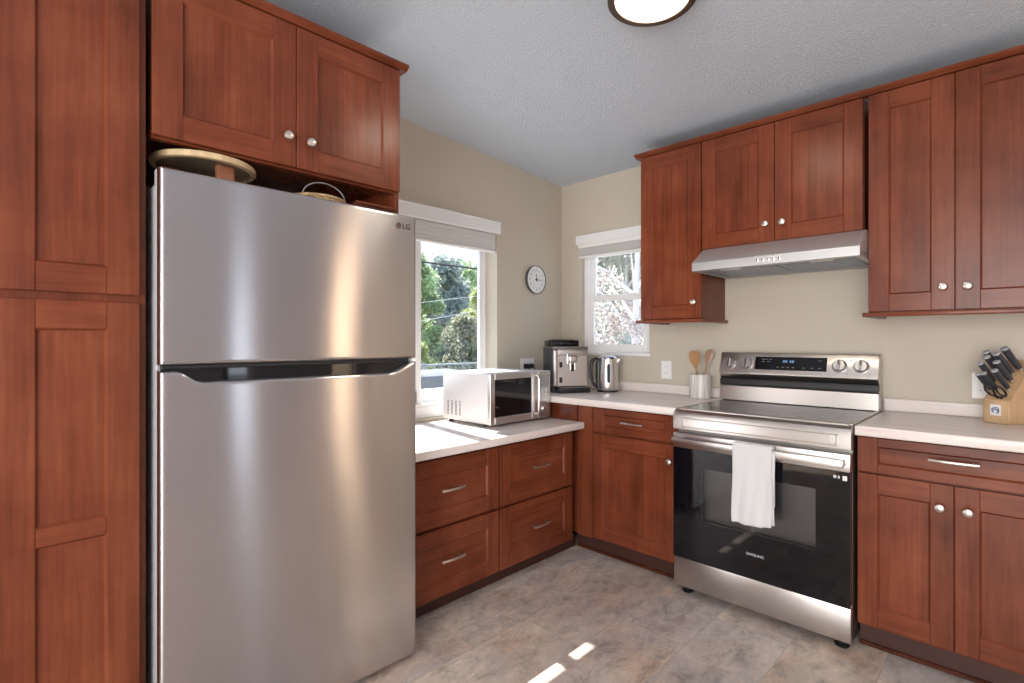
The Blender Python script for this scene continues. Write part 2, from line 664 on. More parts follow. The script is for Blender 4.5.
def shaker(mb, F, u0, u1, z0, z1, sl=0.075, rt=0.075, rb=0.075, mids=(), drawer=False):
    """shaker front, 20 mm thick, its front at d = 0; mids: list of (z0, z1) rails between"""
    bv = 0.0016
    vert = 'cherry_vertical'
    hor = 'cherry_horizontal'
    mb.m(vert)
    F.box(mb, u0, u0 + sl, -0.02, 0, z0, z1, bv)
    F.box(mb, u1 - sl, u1, -0.02, 0, z0, z1, bv)
    mb.m(hor)
    F.box(mb, u0 + sl, u1 - sl, -0.02, -0.0004, z0, z0 + rb, bv)
    F.box(mb, u0 + sl, u1 - sl, -0.02, -0.0004, z1 - rt, z1, bv)
    edges = [z0 + rb] + [z for m_ in mids for z in m_] + [z1 - rt]
    for a, b_ in mids:
        mb.m(hor)
        F.box(mb, u0 + sl, u1 - sl, -0.02, -0.0004, a, b_, bv)
    for k in range(0, len(edges), 2):
        a, b_ = edges[k], edges[k + 1]
        rec, ch = -0.0095, 0.0055
        mb.m(hor if drawer else vert)
        F.box(mb, u0 + sl - 0.002, u1 - sl + 0.002, -0.018, rec, a - 0.002, b_ + 0.002)
        # chamfer running round the inner edge
        A = [(u0 + sl, a), (u1 - sl, a), (u1 - sl, b_), (u0 + sl, b_)]
        B = [(u0 + sl + ch, a + ch), (u1 - sl - ch, a + ch), (u1 - sl - ch, b_ - ch), (u0 + sl + ch, b_ - ch)]
        for i in range(4):
            j = (i + 1) % 4
            mb.m(hor if i in (0, 2) else vert)
            mb.poly([F.p(A[i][0], -0.002, A[i][1]), F.p(A[j][0], -0.002, A[j][1]),
                     F.p(B[j][0], rec + 0.0003, B[j][1]), F.p(B[i][0], rec + 0.0003, B[i][1])])


def knob(F, u, z, parent):
    mb = MB().m('nickel')
    mb.lathe([(0.0, 0), (0.007, 0), (0.0055, 0.004), (0.0052, 0.011), (0.010, 0.014), (0.0152, 0.018), (0.0160, 0.022), (0.0135, 0.026), (0.007, 0.0285), (0, 0.029)],
             F.p(u, 0, z), F.out, 20)
    return mb.build('knob', parent)


def pull(F, u, z, length, parent):
    mb = MB().m('nickel')
    h = length / 2
    for s in (-1, 1):
        mb.cyl(F.p(u + s * h * 0.76, 0, z), F.p(u + s * h * 0.76, 0.026, z), 0.0045, n=10)
    pts = []
    for k in range(13):
        t = -1 + 2 * k / 12
        pts.append(F.p(u + t * h, 0.030 - 0.007 * t * t, z))
    mb.tube(pts, 0.0058, 10, 0.75)
    return mb.build('pull', parent)


def shaker_part(name, parent, F, *a, **k):
    mb = MB()
    shaker(mb, F, *a, **k)
    return mb.build(name, parent)


# ------------------------------------------------------------------ the room
XR, YF = 4.4, -5.4                # unseen right and front walls


def ceil_z(y):
    return 2.428 - 0.062 * y


def wall_with_openings(name, axis, pos, thick, a0, a1, ztop, openings, mat='wall_paint'):
    """axis 'x': a wall at x = pos..pos+thick running along y; axis 'y' likewise along x. ztop: function of the running coordinate"""
    mb = MB().m(mat)

    def slab(c0, c1, z0, z1=None):
        if c1 - c0 < 1e-4:
            return
        t0 = z1 if z1 is not None else ztop(c0)
        t1 = z1 if z1 is not None else ztop(c1)
        if axis == 'x':
            mb.prism([(pos, c0, z0), (pos, c1, z0), (pos, c1, t1), (pos, c0, t0)], (thick, 0, 0))
        else:
            mb.prism([(c0, pos, z0), (c1, pos, z0), (c1, pos, t1), (c0, pos, t0)], (0, thick, 0))
    cur = a0
    for (o0, o1, z0, z1) in sorted(openings):
        slab(cur, o0, 0)
        if z0 > 0.001:
            slab(o0, o1, 0, z0)
        slab(o0, o1, z1)
        cur = o1
    slab(cur, a1, 0)
    return struct(mb.build(name, smooth=False))


W1 = (-1.905, -0.684, 0.79, 2.035)      # left window opening: y0, y1, z0, z1
W2 = (0.172, 0.745, 1.162, 1.985)       # back window opening: x0, x1, z0, z1
W3 = (-4.75, -3.55, 0.90, 2.0)
W4 = (1.65, 4.25, 0.06, 2.42)
W5 = (-1.51, -1.23, 0.02, 2.05)
W6 = (-0.42, -0.14, 0.0, 2.05)

mb = MB().m('floor_tiles')
mb.box(-0.12, XR + 0.1, YF - 0.1, 0.12, -0.06, 0.0)
struct(mb.build('floor', smooth=False))

mb = MB().m('ceiling_paint')
mb.prism([(-0.12, 0.12, ceil_z(0.12)), (-0.12, YF - 0.1, ceil_z(YF - 0.1)), (-0.12, YF - 0.1, ceil_z(YF - 0.1) + 0.1), (-0.12, 0.12, ceil_z(0.12) + 0.1)], (XR + 0.22, 0, 0))
struct(mb.build('ceiling', smooth=False))

wall_with_openings('wall_left', 'x', -0.155, 0.155, YF - 0.1, 0.0, ceil_z, [W1, W3])
wall_with_openings('wall_back', 'y', 0.0, 0.12, -0.12, XR + 0.1, lambda x: ceil_z(0.0), [W2])
wall_with_openings('wall_right', 'x', XR, 0.1, YF - 0.1, 0.0, ceil_z, [W5, W6], 'pale_wall_paint')
wall_with_openings('wall_front', 'y', YF - 0.1, 0.1, 0.0, XR, lambda x: ceil_z(YF), [W4])

# --- window 1, left wall: white vinyl slider
w1 = structure_root('window_1')
y0, y1, z0, z1 = W1
mb = MB().m('white_vinyl')
mb.box(-0.150, -0.108, y1 - 0.022, y1, z0, z1, 0.003)
mb.box(-0.150, -0.050, y0, y0 + 0.030, z0, z1, 0.003)
mb.box(-0.150, -0.050, y0 + 0.03, y1 - 0.03, z1 - 0.022, z1, 0.003)
mb.box(-0.150, -0.052, y0 + 0.03, y1 - 0.03, z0, z0 + 0.070, 0.004)
mb.box(-0.150, -0.040, y0 + 0.03, y1 - 0.03, z0 + 0.070, z0 + 0.090, 0.006)
mb.build('window_frame', w1)
for a, b_, xa, xb in ((-1.322, y1 - 0.020, -0.140, -0.112), (y0 + 0.028, -1.258, -0.092, -0.058)):
    mb = MB().m('white_vinyl')
    mb.box(xa, xb, a, a + (0.060 if a > -1.5 else 0.038), z0 + 0.09, z1 - 0.02, 0.003)
    mb.box(xa, xb, b_ - (0.034 if a > -1.5 else 0.062), b_, z0 + 0.09, z1 - 0.02, 0.003)
    mb.box(xa, xb, a + 0.03, b_ - 0.03, z0 + 0.088, z0 + 0.165, 0.004)
    mb.box(xa, xb, a + 0.03, b_ - 0.03, z1 - 0.056, z1 - 0.02, 0.003)
    s_ = mb.build('sash', w1)
    mb = MB().m('window_glass')
    xm = (xa + xb) / 2
    mb.poly([(xm, a + 0.035, z0 + 0.15), (xm, b_ - 0.035, z0 + 0.15), (xm, b_ - 0.035, z1 - 0.05), (xm, a + 0.035, z1 - 0.05)])
    mb.build('pane', s_, smooth=False)
mb = MB().m('white_trim')
mb.box(0.0, 0.022, y0 - 0.03, -0.668, 1.966, 2.040, 0.003)
mb.box(0.0, 0.025, y0 - 0.03, -0.664, 2.036, 2.048, 0.003)
mb.build('head_casing', w1)

# --- window 2, back wall: white single hung
w2 = structure_root('window_2')
x0, x1, z0, z1 = W2
mb = MB().m('white_vinyl')
gy0, gy1 = 0.055, 0.115
mb.box(x0, x0 + 0.045, gy0, gy1, z0, z1, 0.004)
mb.box(x1 - 0.045, x1, gy0, gy1, z0, z1, 0.004)
mb.box(x0 + 0.045, x1 - 0.045, gy0, gy1, z1 - 0.05, z1, 0.004)
mb.box(x0 + 0.045, x1 - 0.045, gy0, gy1, z0, z0 + 0.035, 0.004)
mb.build('window_frame', w2)
for nm, a, b_, ya, yb in (('upper', 1.545, z1 - 0.03, 0.085, 0.108), ('lower', z0 + 0.03, 1.585, 0.06, 0.085)):
    mb = MB().m('white_vinyl')
    xa, xb = x0 + 0.042, x1 - 0.042
    mb.box(xa, xa + 0.038, ya, yb, a, b_, 0.003)
    mb.box(xb - 0.038, xb, ya, yb, a, b_, 0.003)
    mb.box(xa + 0.038, xb - 0.038, ya, yb, a, a + 0.036, 0.003)
    mb.box(xa + 0.038, xb - 0.038, ya, yb, b_ - 0.045, b_, 0.003)
    s_ = mb.build('sash', w2)
    mb = MB().m('window_glass')
    ym = (ya + yb) / 2
    mb.poly([(xa + 0.03, ym, a + 0.03), (xb - 0.03, ym, a + 0.03), (xb - 0.03, ym, b_ - 0.03), (xa + 0.03, ym, b_ - 0.03)])
    mb.build('pane', s_, smooth=False)
mb = MB().m('white_trim')
mb.box(0.150, 0.775, -0.022, 0.0, 1.960, 2.028, 0.003)
mb.build('head_casing', w2)
mb = MB().m('white_trim')
mb.box(0.168, 0.757, -0.006, 0.06, 1.150, 1.172, 0.004)
mb.build('window_sill', w2)


def window_blind(name, label, axis, c0, c1, d0, d1, ztop, zbot):
    """a raised blind: head rail, gathered folds, bottom rail, cord"""
    t = thing(name, label, 'blind', (d0, c0, zbot) if axis == 'x' else (c0, d0, zbot), group='raised window blinds')

    def bx(mb, a0, a1, e0, e1, za, zb, bv=0.002):
        if axis == 'x':
            mb.box(e0, e1, a0, a1, za, zb, bv)
        else:
            mb.box(a0, a1, e0, e1, za, zb, bv)
    mb = MB().m('white_plastic')
    bx(mb, c0, c1, d0, d1, ztop - 0.028, ztop)
    mb.build('head_rail', t)
    mb = MB().m('blind_fabric')
    n = 12
    zt = ztop - 0.030
    hh = (zt - (zbot + 0.020)) / n
    for k in range(n):
        wob = 0.003 * math.sin(k * 2.3)
        bx(mb, c0 + 0.004, c1 - 0.004, d0 + 0.004 + wob, d1 - 0.004 + wob, zt - (k + 1) * hh + 0.001, zt - k * hh, 0.002)
    mb.build('folded_slats', t)
    mb = MB().m('white_plastic')
    bx(mb, c0 + 0.002, c1 - 0.002, d0 + 0.002, d1 - 0.002, zbot, zbot + 0.018, 0.004)
    mb.build('bottom_rail', t)
    return t


window_blind('window_blind', 'raised white blind in the left wall window beside the refrigerator', 'x', W1[0] + 0.01, W1[1] - 0.005, -0.042, -0.002, 2.02, 1.842)
window_blind('window_blind', 'raised white blind in the small back wall window above the kettle', 'y', W2[0] - 0.004, W2[1] - 0.008, -0.018, 0.05, 1.960, 1.858)

# unseen hall added beyond the right wall for a warm strip on the refrigerator
mb = MB().m('wall_paint')
mb.box(5.4, 5.5, -0.85, 0.5, 0.0, 2.44)
mb.box(XR + 0.1, 5.4, -0.85, -0.75, 0.0, 2.44)
mb.box(XR + 0.1, 5.4, 0.45, 0.5, 0.0, 2.44)
mb.box(XR + 0.1, 5.5, -0.85, 0.5, 2.44, 2.5)
mb.box(XR + 0.1, 5.5, -0.85, 0.5, -0.06, 0.0)
struct(mb.build('added_hall', smooth=False))

# unseen slab added to block sun through the right half of the left window
mb = MB().m('white_trim')
mb.box(-0.95, -0.16, -1.012, 0.6, 2.90, 3.0)
struct(mb.build('sun_blocker_slab', smooth=False))

# unseen windows behind and beside the camera
for nm, ax, pos, (a0, a1, za, zb) in (('window_3', 'x', -0.09, W3), ('window_4', 'y', YF - 0.05, W4), ('window_5', 'x', XR + 0.05, W5)):
    r_ = structure_root(nm)
    mb = MB().m('white_vinyl')
    mid = (a0 + a1) / 2 if nm != 'window_5' else a0 + 0.03
    for p0, p1, q0, q1 in ((a0, a0 + 0.05, za, zb), (a1 - 0.05, a1, za, zb), (mid - 0.03, mid + 0.03, za, zb), (a0, a1, za, za + 0.05), (a0, a1, zb - 0.05, zb)):
        if ax == 'x':
            mb.box(pos - 0.025, pos + 0.025, p0, p1, q0, q1, 0.003)
        else:
            mb.box(p0, p1, pos - 0.025, pos + 0.025, q0, q1, 0.003)
    mb.build('window_frame', r_)

# ------------------------------------------------------------------ cabinets
UP = Face('y', -0.33)
LO = Face('y', -0.61)
LF = Face('x', 0.625)
TA = Face('x', 0.71)


def upper_cabinet(label, x0, x1, z0, z1, doors, knobs, rail=None, sl=0.075, group='cherry wall cabinets over the range wall'):
    t = thing('wall_cabinet', label, 'cabinet', (x0, 0, z0), group=group)
    mb = MB().m('cherry_vertical')
    mb.box(x0, x1, -0.309, -0.002, z0, z1, 0.001)
    mb.build('body', t)
    for (a, b_), (ku, kz) in zip(doors, knobs):
        d = shaker_part('door', t, UP, a, b_, z0 + 0.003, z1 - 0.003, sl=sl)
        knob(UP, ku, kz, d)
    if rail:
        mb = MB().m('cherry_horizontal')
        a, b_ = rail
        mb.box(a, b_, -0.352, -0.31, z0 - 0.020, z0 - 0.001, 0.004, 2)
        mb.box(a, x0 + 0.02, -0.32, -0.003, z0 - 0.020, z0 - 0.001, 0.004, 2)
        if b_ > x1:
            mb.box(x1 - 0.02, b_, -0.32, -0.003, z0 - 0.020, z0 - 0.001, 0.004, 2)
        mb.build('light_rail', t)
    return t


upper_cabinet('single-door cherry wall cabinet between the small window and the range hood', 0.874, 1.249, 1.377, 2.350, [(0.876, 1.247)], [(1.212, 1.470)], rail=(0.852, 1.268))
upper_cabinet('short two-door cherry wall cabinet directly above the range hood', 1.251, 2.003, 1.752, 2.350, [(1.254, 1.6265), (1.6295, 2.001)], [(1.589, 1.843), (1.668, 1.841)])
upper_cabinet('tall two-door cherry wall cabinet to the right of the range hood', 2.020, 2.622, 1.380, 2.350, [(2.022, 2.3165), (2.3195, 2.620)], [(2.280, 1.477), (2.357, 1.475)], rail=(2.002, 2.64))

# crown moulding on the back wall cabinets
t = MB().m('cherry_horizontal')
prof = [(-0.300, 2.3505), (-0.336, 2.3505), (-0.340, 2.354), (-0.348, 2.357), (-0.355, 2.362), (-0.357, 2.364), (-0.357, 2.371), (-0.300, 2.371)]
t.prism([(0.845, y, z) for y, z in prof], (2.65 - 0.845, 0, 0))
t.prism([(0.845, y, z) for y, z in [(-0.30, 2.3505), (-0.30, 2.371), (-0.003, 2.371), (-0.003, 2.3505)]], (0.03, 0, 0))
tag(t.build('crown_molding'), 'cherry crown molding along the top of the cabinets over the range', 'molding')

# pantry
t = thing('pantry_cabinet', 'tall cherry pantry cabinet with shaker doors left of the refrigerator', 'cabinet', (0, -3.10, 0))
mb = MB().m('cherry_vertical')
mb.box(0.002, 0.689, -3.40, -2.769, 0.10, 2.352, 0.001)
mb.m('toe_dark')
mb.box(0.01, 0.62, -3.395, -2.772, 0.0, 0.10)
mb.build('body', t)
shaker_part('door', t, TA, -3.083, -2.787, 1.384, 2.347)
shaker_part('door', t, TA, -3.083, -2.787, 0.112, 1.362, mids=[(0.722, 0.771)])
shaker_part('door', t, TA, -3.387, -3.089, 1.384, 2.347)
shaker_part('door', t, TA, -3.387, -3.089, 0.112, 1.362, mids=[(0.722, 0.771)])

# cabinet over the refrigerator
t = thing('wall_cabinet', 'deep two-door cherry cabinet above the steel refrigerator', 'cabinet', (0, -2.33, 1.853))
mb = MB().m('cherry_vertical')
mb.box(0.002, 0.689, -2.755, -1.909, 1.875, 2.352, 0.001)
mb.build('body', t)
mb = MB().m('cherry_horizontal')
mb.box(0.665, 0.689, -2.755, -1.909, 1.851, 1.8745, 0.001)
mb.build('bottom_rail', t)
mb = MB().m('cherry_vertical')
mb.box(0.002, 0.690, -1.927, -1.9085, 0.0, 1.874, 0.001)
mb.build('side_panel', t)
d = shaker_part('door', t, TA, -2.757, -2.3385, 1.857, 2.349, sl=0.078)
knob(TA, -2.371, 1.954, d)
d = shaker_part('door', t, TA, -2.3355, -1.915, 1.857, 2.349, sl=0.078)
knob(TA, -2.291, 1.951, d)

mb = MB().m('cherry_horizontal')
prof = [(0.66, 2.3525), (0.714, 2.3525), (0.718, 2.356), (0.725, 2.359), (0.731, 2.364), (0.733, 2.366), (0.733, 2.374), (0.66, 2.374)]
mb.prism([(x, -3.41, z) for x, z in prof], (0, 3.41 - 1.886, 0))
mb.prism([(x, -1.93, z) for x, z in [(0.003, 2.3525), (0.66, 2.3525), (0.66, 2.374), (0.003, 2.374)]], (0, 0.044, 0))
tag(mb.build('crown_molding'), 'cherry crown molding along the top of the pantry and refrigerator cabinets', 'molding')

# left run of drawer units under the low window counter
for lab, a, b_ in (('cherry drawer unit against the refrigerator, under the sunlit part of the low counter', -1.898, -1.2685),
                   ('cherry drawer unit in the corner, under the microwave', -1.2675, -0.665)):
    t = thing('drawer_cabinet', lab, 'cabinet', (0, a, 0), group='cherry drawer units under the window')
    mb = MB().m('cherry_vertical')
    mb.box(0.004, 0.604, a, b_ if b_ < -1 else -0.652, 0.082, 0.733, 0.001)
    mb.build('body', t)
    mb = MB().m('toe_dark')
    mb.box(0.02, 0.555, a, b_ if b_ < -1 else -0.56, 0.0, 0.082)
    mb.build('toe_kick', t)
    for za, zb in ((0.412, 0.716), (0.088, 0.399)):
        d = shaker_part('drawer', t, LF, a + 0.004, b_ - 0.006, za, zb, drawer=True)
        pull(LF, (a + b_) / 2, (za + zb) / 2 + 0.01, 0.135, d)

# low counter
mb = MB().m('worktop_along_left')
mb.box(0.003, 0.672, -1.900, -0.615, 0.736, 0.776, 0.006, 3)
tag(mb.build('countertop'), 'low pale countertop under the left window, carrying the microwave', 'countertop', 'pale countertops')

# base cabinet left of the range
t = thing('base_cabinet', 'cherry base cabinet with one drawer and one door left of the range', 'cabinet', (0.98, 0, 0))
mb = MB().m('cherry_vertical')
mb.box(0.004, 1.258, -0.588, -0.003, 0.10, 0.873, 0.001)
mb.box(0.618, 0.722, -0.608, -0.58, 0.10, 0.873, 0.001)
mb.m('cherry_horizontal')
mb.box(0.004, 0.611, -0.612, -0.585, 0.777, 0.873, 0.001)
mb.build('body', t)
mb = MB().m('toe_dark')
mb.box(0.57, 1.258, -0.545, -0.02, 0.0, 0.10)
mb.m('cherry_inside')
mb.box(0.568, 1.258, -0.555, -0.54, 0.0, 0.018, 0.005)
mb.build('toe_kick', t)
d = shaker_part('drawer', t, LO, 0.730, 1.249, 0.728, 0.864, sl=0.068, rt=0.034, rb=0.034, drawer=True)
pull(LO, 0.993, 0.799, 0.137, d)
d = shaker_part('door', t, LO, 0.730, 1.249, 0.110, 0.716, sl=0.062)
knob(LO, 1.213, 0.630, d)

mb = MB().m('worktop_along_back')
mb.box(0.003, 1.262, -0.645, -0.003, 0.874, 0.914, 0.006, 3)
ct = mb.build('countertop')
tag(ct, 'pale countertop in the corner left of the range, carrying the coffee machine', 'countertop', 'pale countertops')
mb = MB().m('worktop_along_back')
mb.box(0.024, 1.262, -0.022, -0.003, 0.9145, 0.972, 0.003)
mb.build('backsplash', ct)

# base cabinet right of the range
t = thing('base_cabinet', 'cherry base cabinet with a wide drawer over two doors right of the range', 'cabinet', (2.335, 0, 0))
mb = MB().m('cherry_vertical')
mb.box(2.031, 2.642, -0.588, -0.003, 0.10, 0.873, 0.001)
mb.build('body', t)
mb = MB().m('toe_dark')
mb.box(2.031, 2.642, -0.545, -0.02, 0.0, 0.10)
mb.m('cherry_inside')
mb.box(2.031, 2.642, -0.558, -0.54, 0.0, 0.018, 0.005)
mb.build('toe_kick', t)
d = shaker_part('drawer', t, LO, 2.034, 2.638, 0.728, 0.866, sl=0.068, rt=0.034, rb=0.036, drawer=True)
pull(LO, 2.334, 0.810, 0.142, d)
d = shaker_part('door', t, LO, 2.034, 2.3335, 0.113, 0.720, sl=0.068)
knob(LO, 2.295, 0.636, d)
d = shaker_part('door', t, LO, 2.3365, 2.638, 0.113, 0.720, sl=0.068)
knob(LO, 2.374, 0.636, d)

mb = MB().m('worktop_along_back')
mb.box(2.030, 2.66, -0.645, -0.003, 0.874, 0.914, 0.006, 3)
ct = mb.build('countertop')
tag(ct, 'pale countertop right of the range, carrying the knife block', 'countertop', 'pale countertops')
mb = MB().m('worktop_along_back')
mb.box(2.030, 2.66, -0.022, -0.003, 0.9145, 0.974, 0.003)
mb.build('backsplash', ct)

# ------------------------------------------------------------------ refrigerator
t = thing('refrigerator', 'tall stainless top-freezer refrigerator beside the pantry', 'refrigerator', (0.44, -2.33, 0))
mb = MB().m('fridge_side')
mb.box(0.07, 0.722, -2.751, -1.932, 0.03, 1.712, 0.004)
mb.m('black_plastic')
mb.box(0.12, 0.735, -2.735, -1.943, 0.012, 0.06)
mb.m('black_plastic')
mb.box(0.722, 0.737, -2.738, -1.930, 0.07, 1.705)
mb.build('body', t)
for yy in (-2.68, -2.0):
    for xx in (0.15, 0.68):
        mb = MB().m('black_plastic')
        mb.cyl((xx, yy, 0.0), (xx, yy, 0.032), 0.022, n=14)
        mb.build('foot', t)


def fridge_door(name, prof, parent):
    """front outline (y, z) swept from x = .737 to .80, with a rounded front edge"""
    mb = MB().m('fridge_side')
    mb.prism([(0.737, y, z) for y, z in prof], (0.03, 0, 0))
    mb.m('fridge_steel')
    cy = sum(p[0] for p in prof) / len(prof)
    bm = mb.bm
    n = len(prof)
    layers = []
    # outline offset inwards for the rounded edge
    P = [Vector((y, z)) for y, z in prof]

    def inset(d):
        out = []
        for i in range(n):
            a, b_, c = P[i - 1], P[i], P[(i + 1) % n]
            e1 = (b_ - a).normalized()
            e2 = (c - b_).normalized()
            n1 = Vector((-e1.y, e1.x))
            n2 = Vector((-e2.y, e2.x))
            k = (n1 + n2)
            k = k / max(0.2, k.length_squared / 2)
            out.append(b_ + k * d)
        return out
    R = 0.011
    for k, ang in enumerate((0, 22, 45, 67, 90)):
        a = math.radians(ang)
        d = R * (1 - math.cos(a))
        x = 0.80 - R + R * math.sin(a)
        ring = inset(d)
        layers.append([bm.verts.new((x, q.x, q.y)) for q in ring])
    base = [bm.verts.new((0.766, y, z)) for y, z in prof]
    layers.insert(0, base)
    for A, B in zip(layers[:-1], layers[1:]):
        for i in range(n):
            mb._face([A[i], A[(i + 1) % n], B[(i + 1) % n], B[i]])
    mb._face(layers[-1])
    uv = bm.loops.layers.uv.new('brush')
    for f in bm.faces:
        for lp in f.loops:
            lp[uv].uv = (lp.vert.co.z, lp.vert.co.y + lp.vert.co.x)
    return mb.build(name, parent, angle=5)


top = [(-2.757, 1.186), (-1.897, 1.186), (-1.897, 1.745), (-2.757, 1.742)]
fz = fridge_door('freezer_door', top, t)
cut = []
for y, z in ((-1.912, 1.171), (-1.93, 1.164), (-1.97, 1.146), (-1.995, 1.136), (-2.02, 1.132)):
    cut.append((y, z))
for y, z in ((-2.645, 1.134), (-2.665, 1.139), (-2.685, 1.153), (-2.70, 1.163), (-2.715, 1.168)):
    cut.append((y, z))
low = [(-2.757, 0.020), (-1.897, 0.020), (-1.897, 1.172)] + cut + [(-2.757, 1.168)]
fd = fridge_door('refrigerator_door', low, t)
mb = MB().m('black_gloss')
mb.box(0.738, 0.772, -2.745, -1.918, 1.120, 1.1855)
mb.m('black_plastic')
mb.box(0.772, 0.790, -2.752, -1.930, 1.172, 1.1855, 0.003)
mb.build('handle_recess', fd)
mb = MB().m('white_plastic')  # hinge cap coloured white for the bright reflection on it
mb.box(0.745, 0.800, -1.910, -1.8975, 1.1725, 1.1855, 0.002)
mb.build('hinge_cap', t)
# emblem on the freezer door: round mark and two letters
mb = MB().m('red_ink')
mb.lathe([(0, 0), (0.0115, 0), (0.0115, 0.0008), (0, 0.0008)], (0.8003, -1.981, 1.697), (1, 0, 0), 24)
mb.m('light_ink')
mb.tube([(0.8013, -1.981 + 0.0075 * math.cos(a), 1.697 + 0.0075 * math.sin(a)) for a in np.linspace(PI * 0.55, PI * 1.98, 14)], 0.0005, 5)
mb.box(0.8008, 0.8014, -1.9815, -1.9803, 1.693, 1.7005)
mb.build('logo', fz)
text_mesh('logo_lettering', 'LG', 0.030, 'red_ink', fz, (0.8006, -1.946, 1.697), (0, 1, 0), (0, 0, 1))

# things on top of the refrigerator
t = thing('serving_tray', 'round wooden tray on block feet lying on top of the refrigerator', 'tray', (0.575, -2.585, 1.735))
mb = MB().m('ash_wood')
mb.lathe([(0.135, 1.817), (0.150, 1.817), (0.153, 1.820), (0.153, 1.833), (0.150, 1.837), (0.146, 1.837), (0.143, 1.830), (0, 1.830)], (0.575, -2.585, 0), (0, 0, 1), 48)
mb.m('grey_underside')
mb.lathe([(0.1355, 1.817), (0.130, 1.821), (0, 1.821)], (0.575, -2.585, 0), (0, 0, 1), 48)
mb.build('disc', t)
for dx, dy in ((0.085, 0.035), (-0.05, 0.10), (-0.05, -0.09)):
    mb = MB().m('copper_leather')
    cx, cy = 0.575 + dx, -2.585 + dy
    mb.box(cx - 0.012, cx + 0.012, cy - 0.026, cy + 0.026, 1.7125, 1.8205, 0.004, 2)
    mb.build('foot', t)

t = thing('basket', 'small tan woven basket with a thin dark handle on the refrigerator top', 'basket', (0.60, -2.215, 1.713))
mb = MB().m('wicker')
for k in range(6):
    z = 1.722 + k * 0.0120
    r = 0.085 + 0.0035 * k
    mb.lathe([(r + 0.0065 * math.cos(a), z + 0.0065 * math.sin(a)) for a in np.linspace(0, 2 * PI, 9)[:-1]], (0.60, -2.215, 0), (0, 0, 1), 40, closed=True)
mb.lathe([(0.0, 1.716), (0.085, 1.716), (0.100, 1.786), (0.096, 1.786), (0.08, 1.722), (0, 1.722)], (0.60, -2.215, 0), (0, 0, 1), 40)
mb.build('bowl', t)
mb = MB().m('grey_plastic')
pts = []
for k in range(17):
    a = PI * k / 16
    pts.append((0.655, -2.209 - 0.083 * math.cos(a), 1.783 + 0.058 * math.sin(a)))
mb.tube(pts, 0.0022, 8)
mb.build('handle', t)

t = MB().m('cherry_inside')
t.box(0.42, 0.70, -2.105, -1.9335, 1.7125, 1.788, 0.002)
t.m('cherry_horizontal')
t.box(0.70, 0.706, -2.107, -1.9325, 1.780, 1.790, 0.001)
tag(t.build('wooden_box'), 'low dark wooden box on the refrigerator top, near its window side', 'box')

# ------------------------------------------------------------------ range hood
t = thing('range_hood', 'stainless under-cabinet range hood above the range', 'range hood', (1.64, 0, 1.618))
hx0, hx1 = 1.268, 2.0185
mb = MB().m('hood_steel')
prof = [(-0.003, 1.750), (-0.345, 1.750), (-0.478, 1.664), (-0.480, 1.660), (-0.480, 1.620), (-0.470, 1.618), (-0.445, 1.618), (-0.435, 1.636), (-0.035, 1.636), (-0.025, 1.618), (-0.003, 1.618)]
mb.prism([(hx0, y, z) for y, z in prof], (hx1 - hx0, 0, 0), 0.0012)
mb.prism([(hx0, y, z) for y, z in [(-0.45, 1.618), (-0.45, 1.64), (-0.02, 1.64), (-0.02, 1.618)]], (0.022, 0, 0))
mb.prism([(hx1 - 0.022, y, z) for y, z in [(-0.45, 1.618), (-0.45, 1.64), (-0.02, 1.64), (-0.02, 1.618)]], (0.022, 0, 0))
mb.build('body', t)
for a, b_ in ((hx0 + 0.035, 1.638), (1.650, hx1 - 0.035)):
    mb = MB().m('filter_mesh')
    mb.box(a, b_, -0.355, -0.05, 1.6255, 1.634, 0.003)
    for k in range(5):
        y = -0.335 + 0.06 * k
        mb.box(a + 0.012, b_ - 0.012, y, y + 0.035, 1.6235, 1.6265, 0.001)
    mb.m('small_steel')
    xm = b_ - 0.05 if a < 1.5 else a + 0.05
    mb.tube([(xm - 0.03, -0.36, 1.6245), (xm, -0.345, 1.619), (xm + 0.03, -0.36, 1.6245)], 0.003, 6)
    mb.build('filter', t)
for xx in (1.43, 1.85):
    mb = MB().m('hood_lens')
    mb.box(xx - 0.05, xx + 0.05, -0.425, -0.370, 1.622, 1.6355, 0.004)
    mb.build('lamp_lens', t)
for k in range(5):
    xx = 1.600 + 0.0245 * k
    mb = MB().m('chrome')
    mb.box(xx - 0.0055, xx + 0.0055, -0.4865, -0.4795, 1.633, 1.651, 0.0025, 2)
    mb.m('ink')
    mb.box(xx - 0.0025, xx + 0.0025, -0.4872, -0.4862, 1.637, 1.641)
    mb.build('button', t)

# ------------------------------------------------------------------ range
t = thing('range', 'stainless electric range with a black glass oven door', 'range', (1.647, -0.35, 0))
rx0, rx1 = 1.2685, 2.0265
mb = MB().m('dark_steel')
mb.box(rx0 + 0.003, rx1 - 0.003, -0.640, -0.565, 0.035, 0.895)
mb.box(rx0 + 0.003, rx1 - 0.003, -0.115, -0.025, 0.035, 0.895)
mb.box(rx0 + 0.003, rx0 + 0.085, -0.57, -0.11, 0.035, 0.895)
mb.box(rx1 - 0.085, rx1 - 0.003, -0.57, -0.11, 0.035, 0.895)
mb.box(rx0 + 0.08, rx1 - 0.08, -0.57, -0.11, 0.035, 0.33)
mb.box(rx0 + 0.08, rx1 - 0.08, -0.57, -0.11, 0.72, 0.895)
mb.build('body', t)
# hollow front: open the chamber in front of the window by a dark liner
mb = MB().m('range_steel')
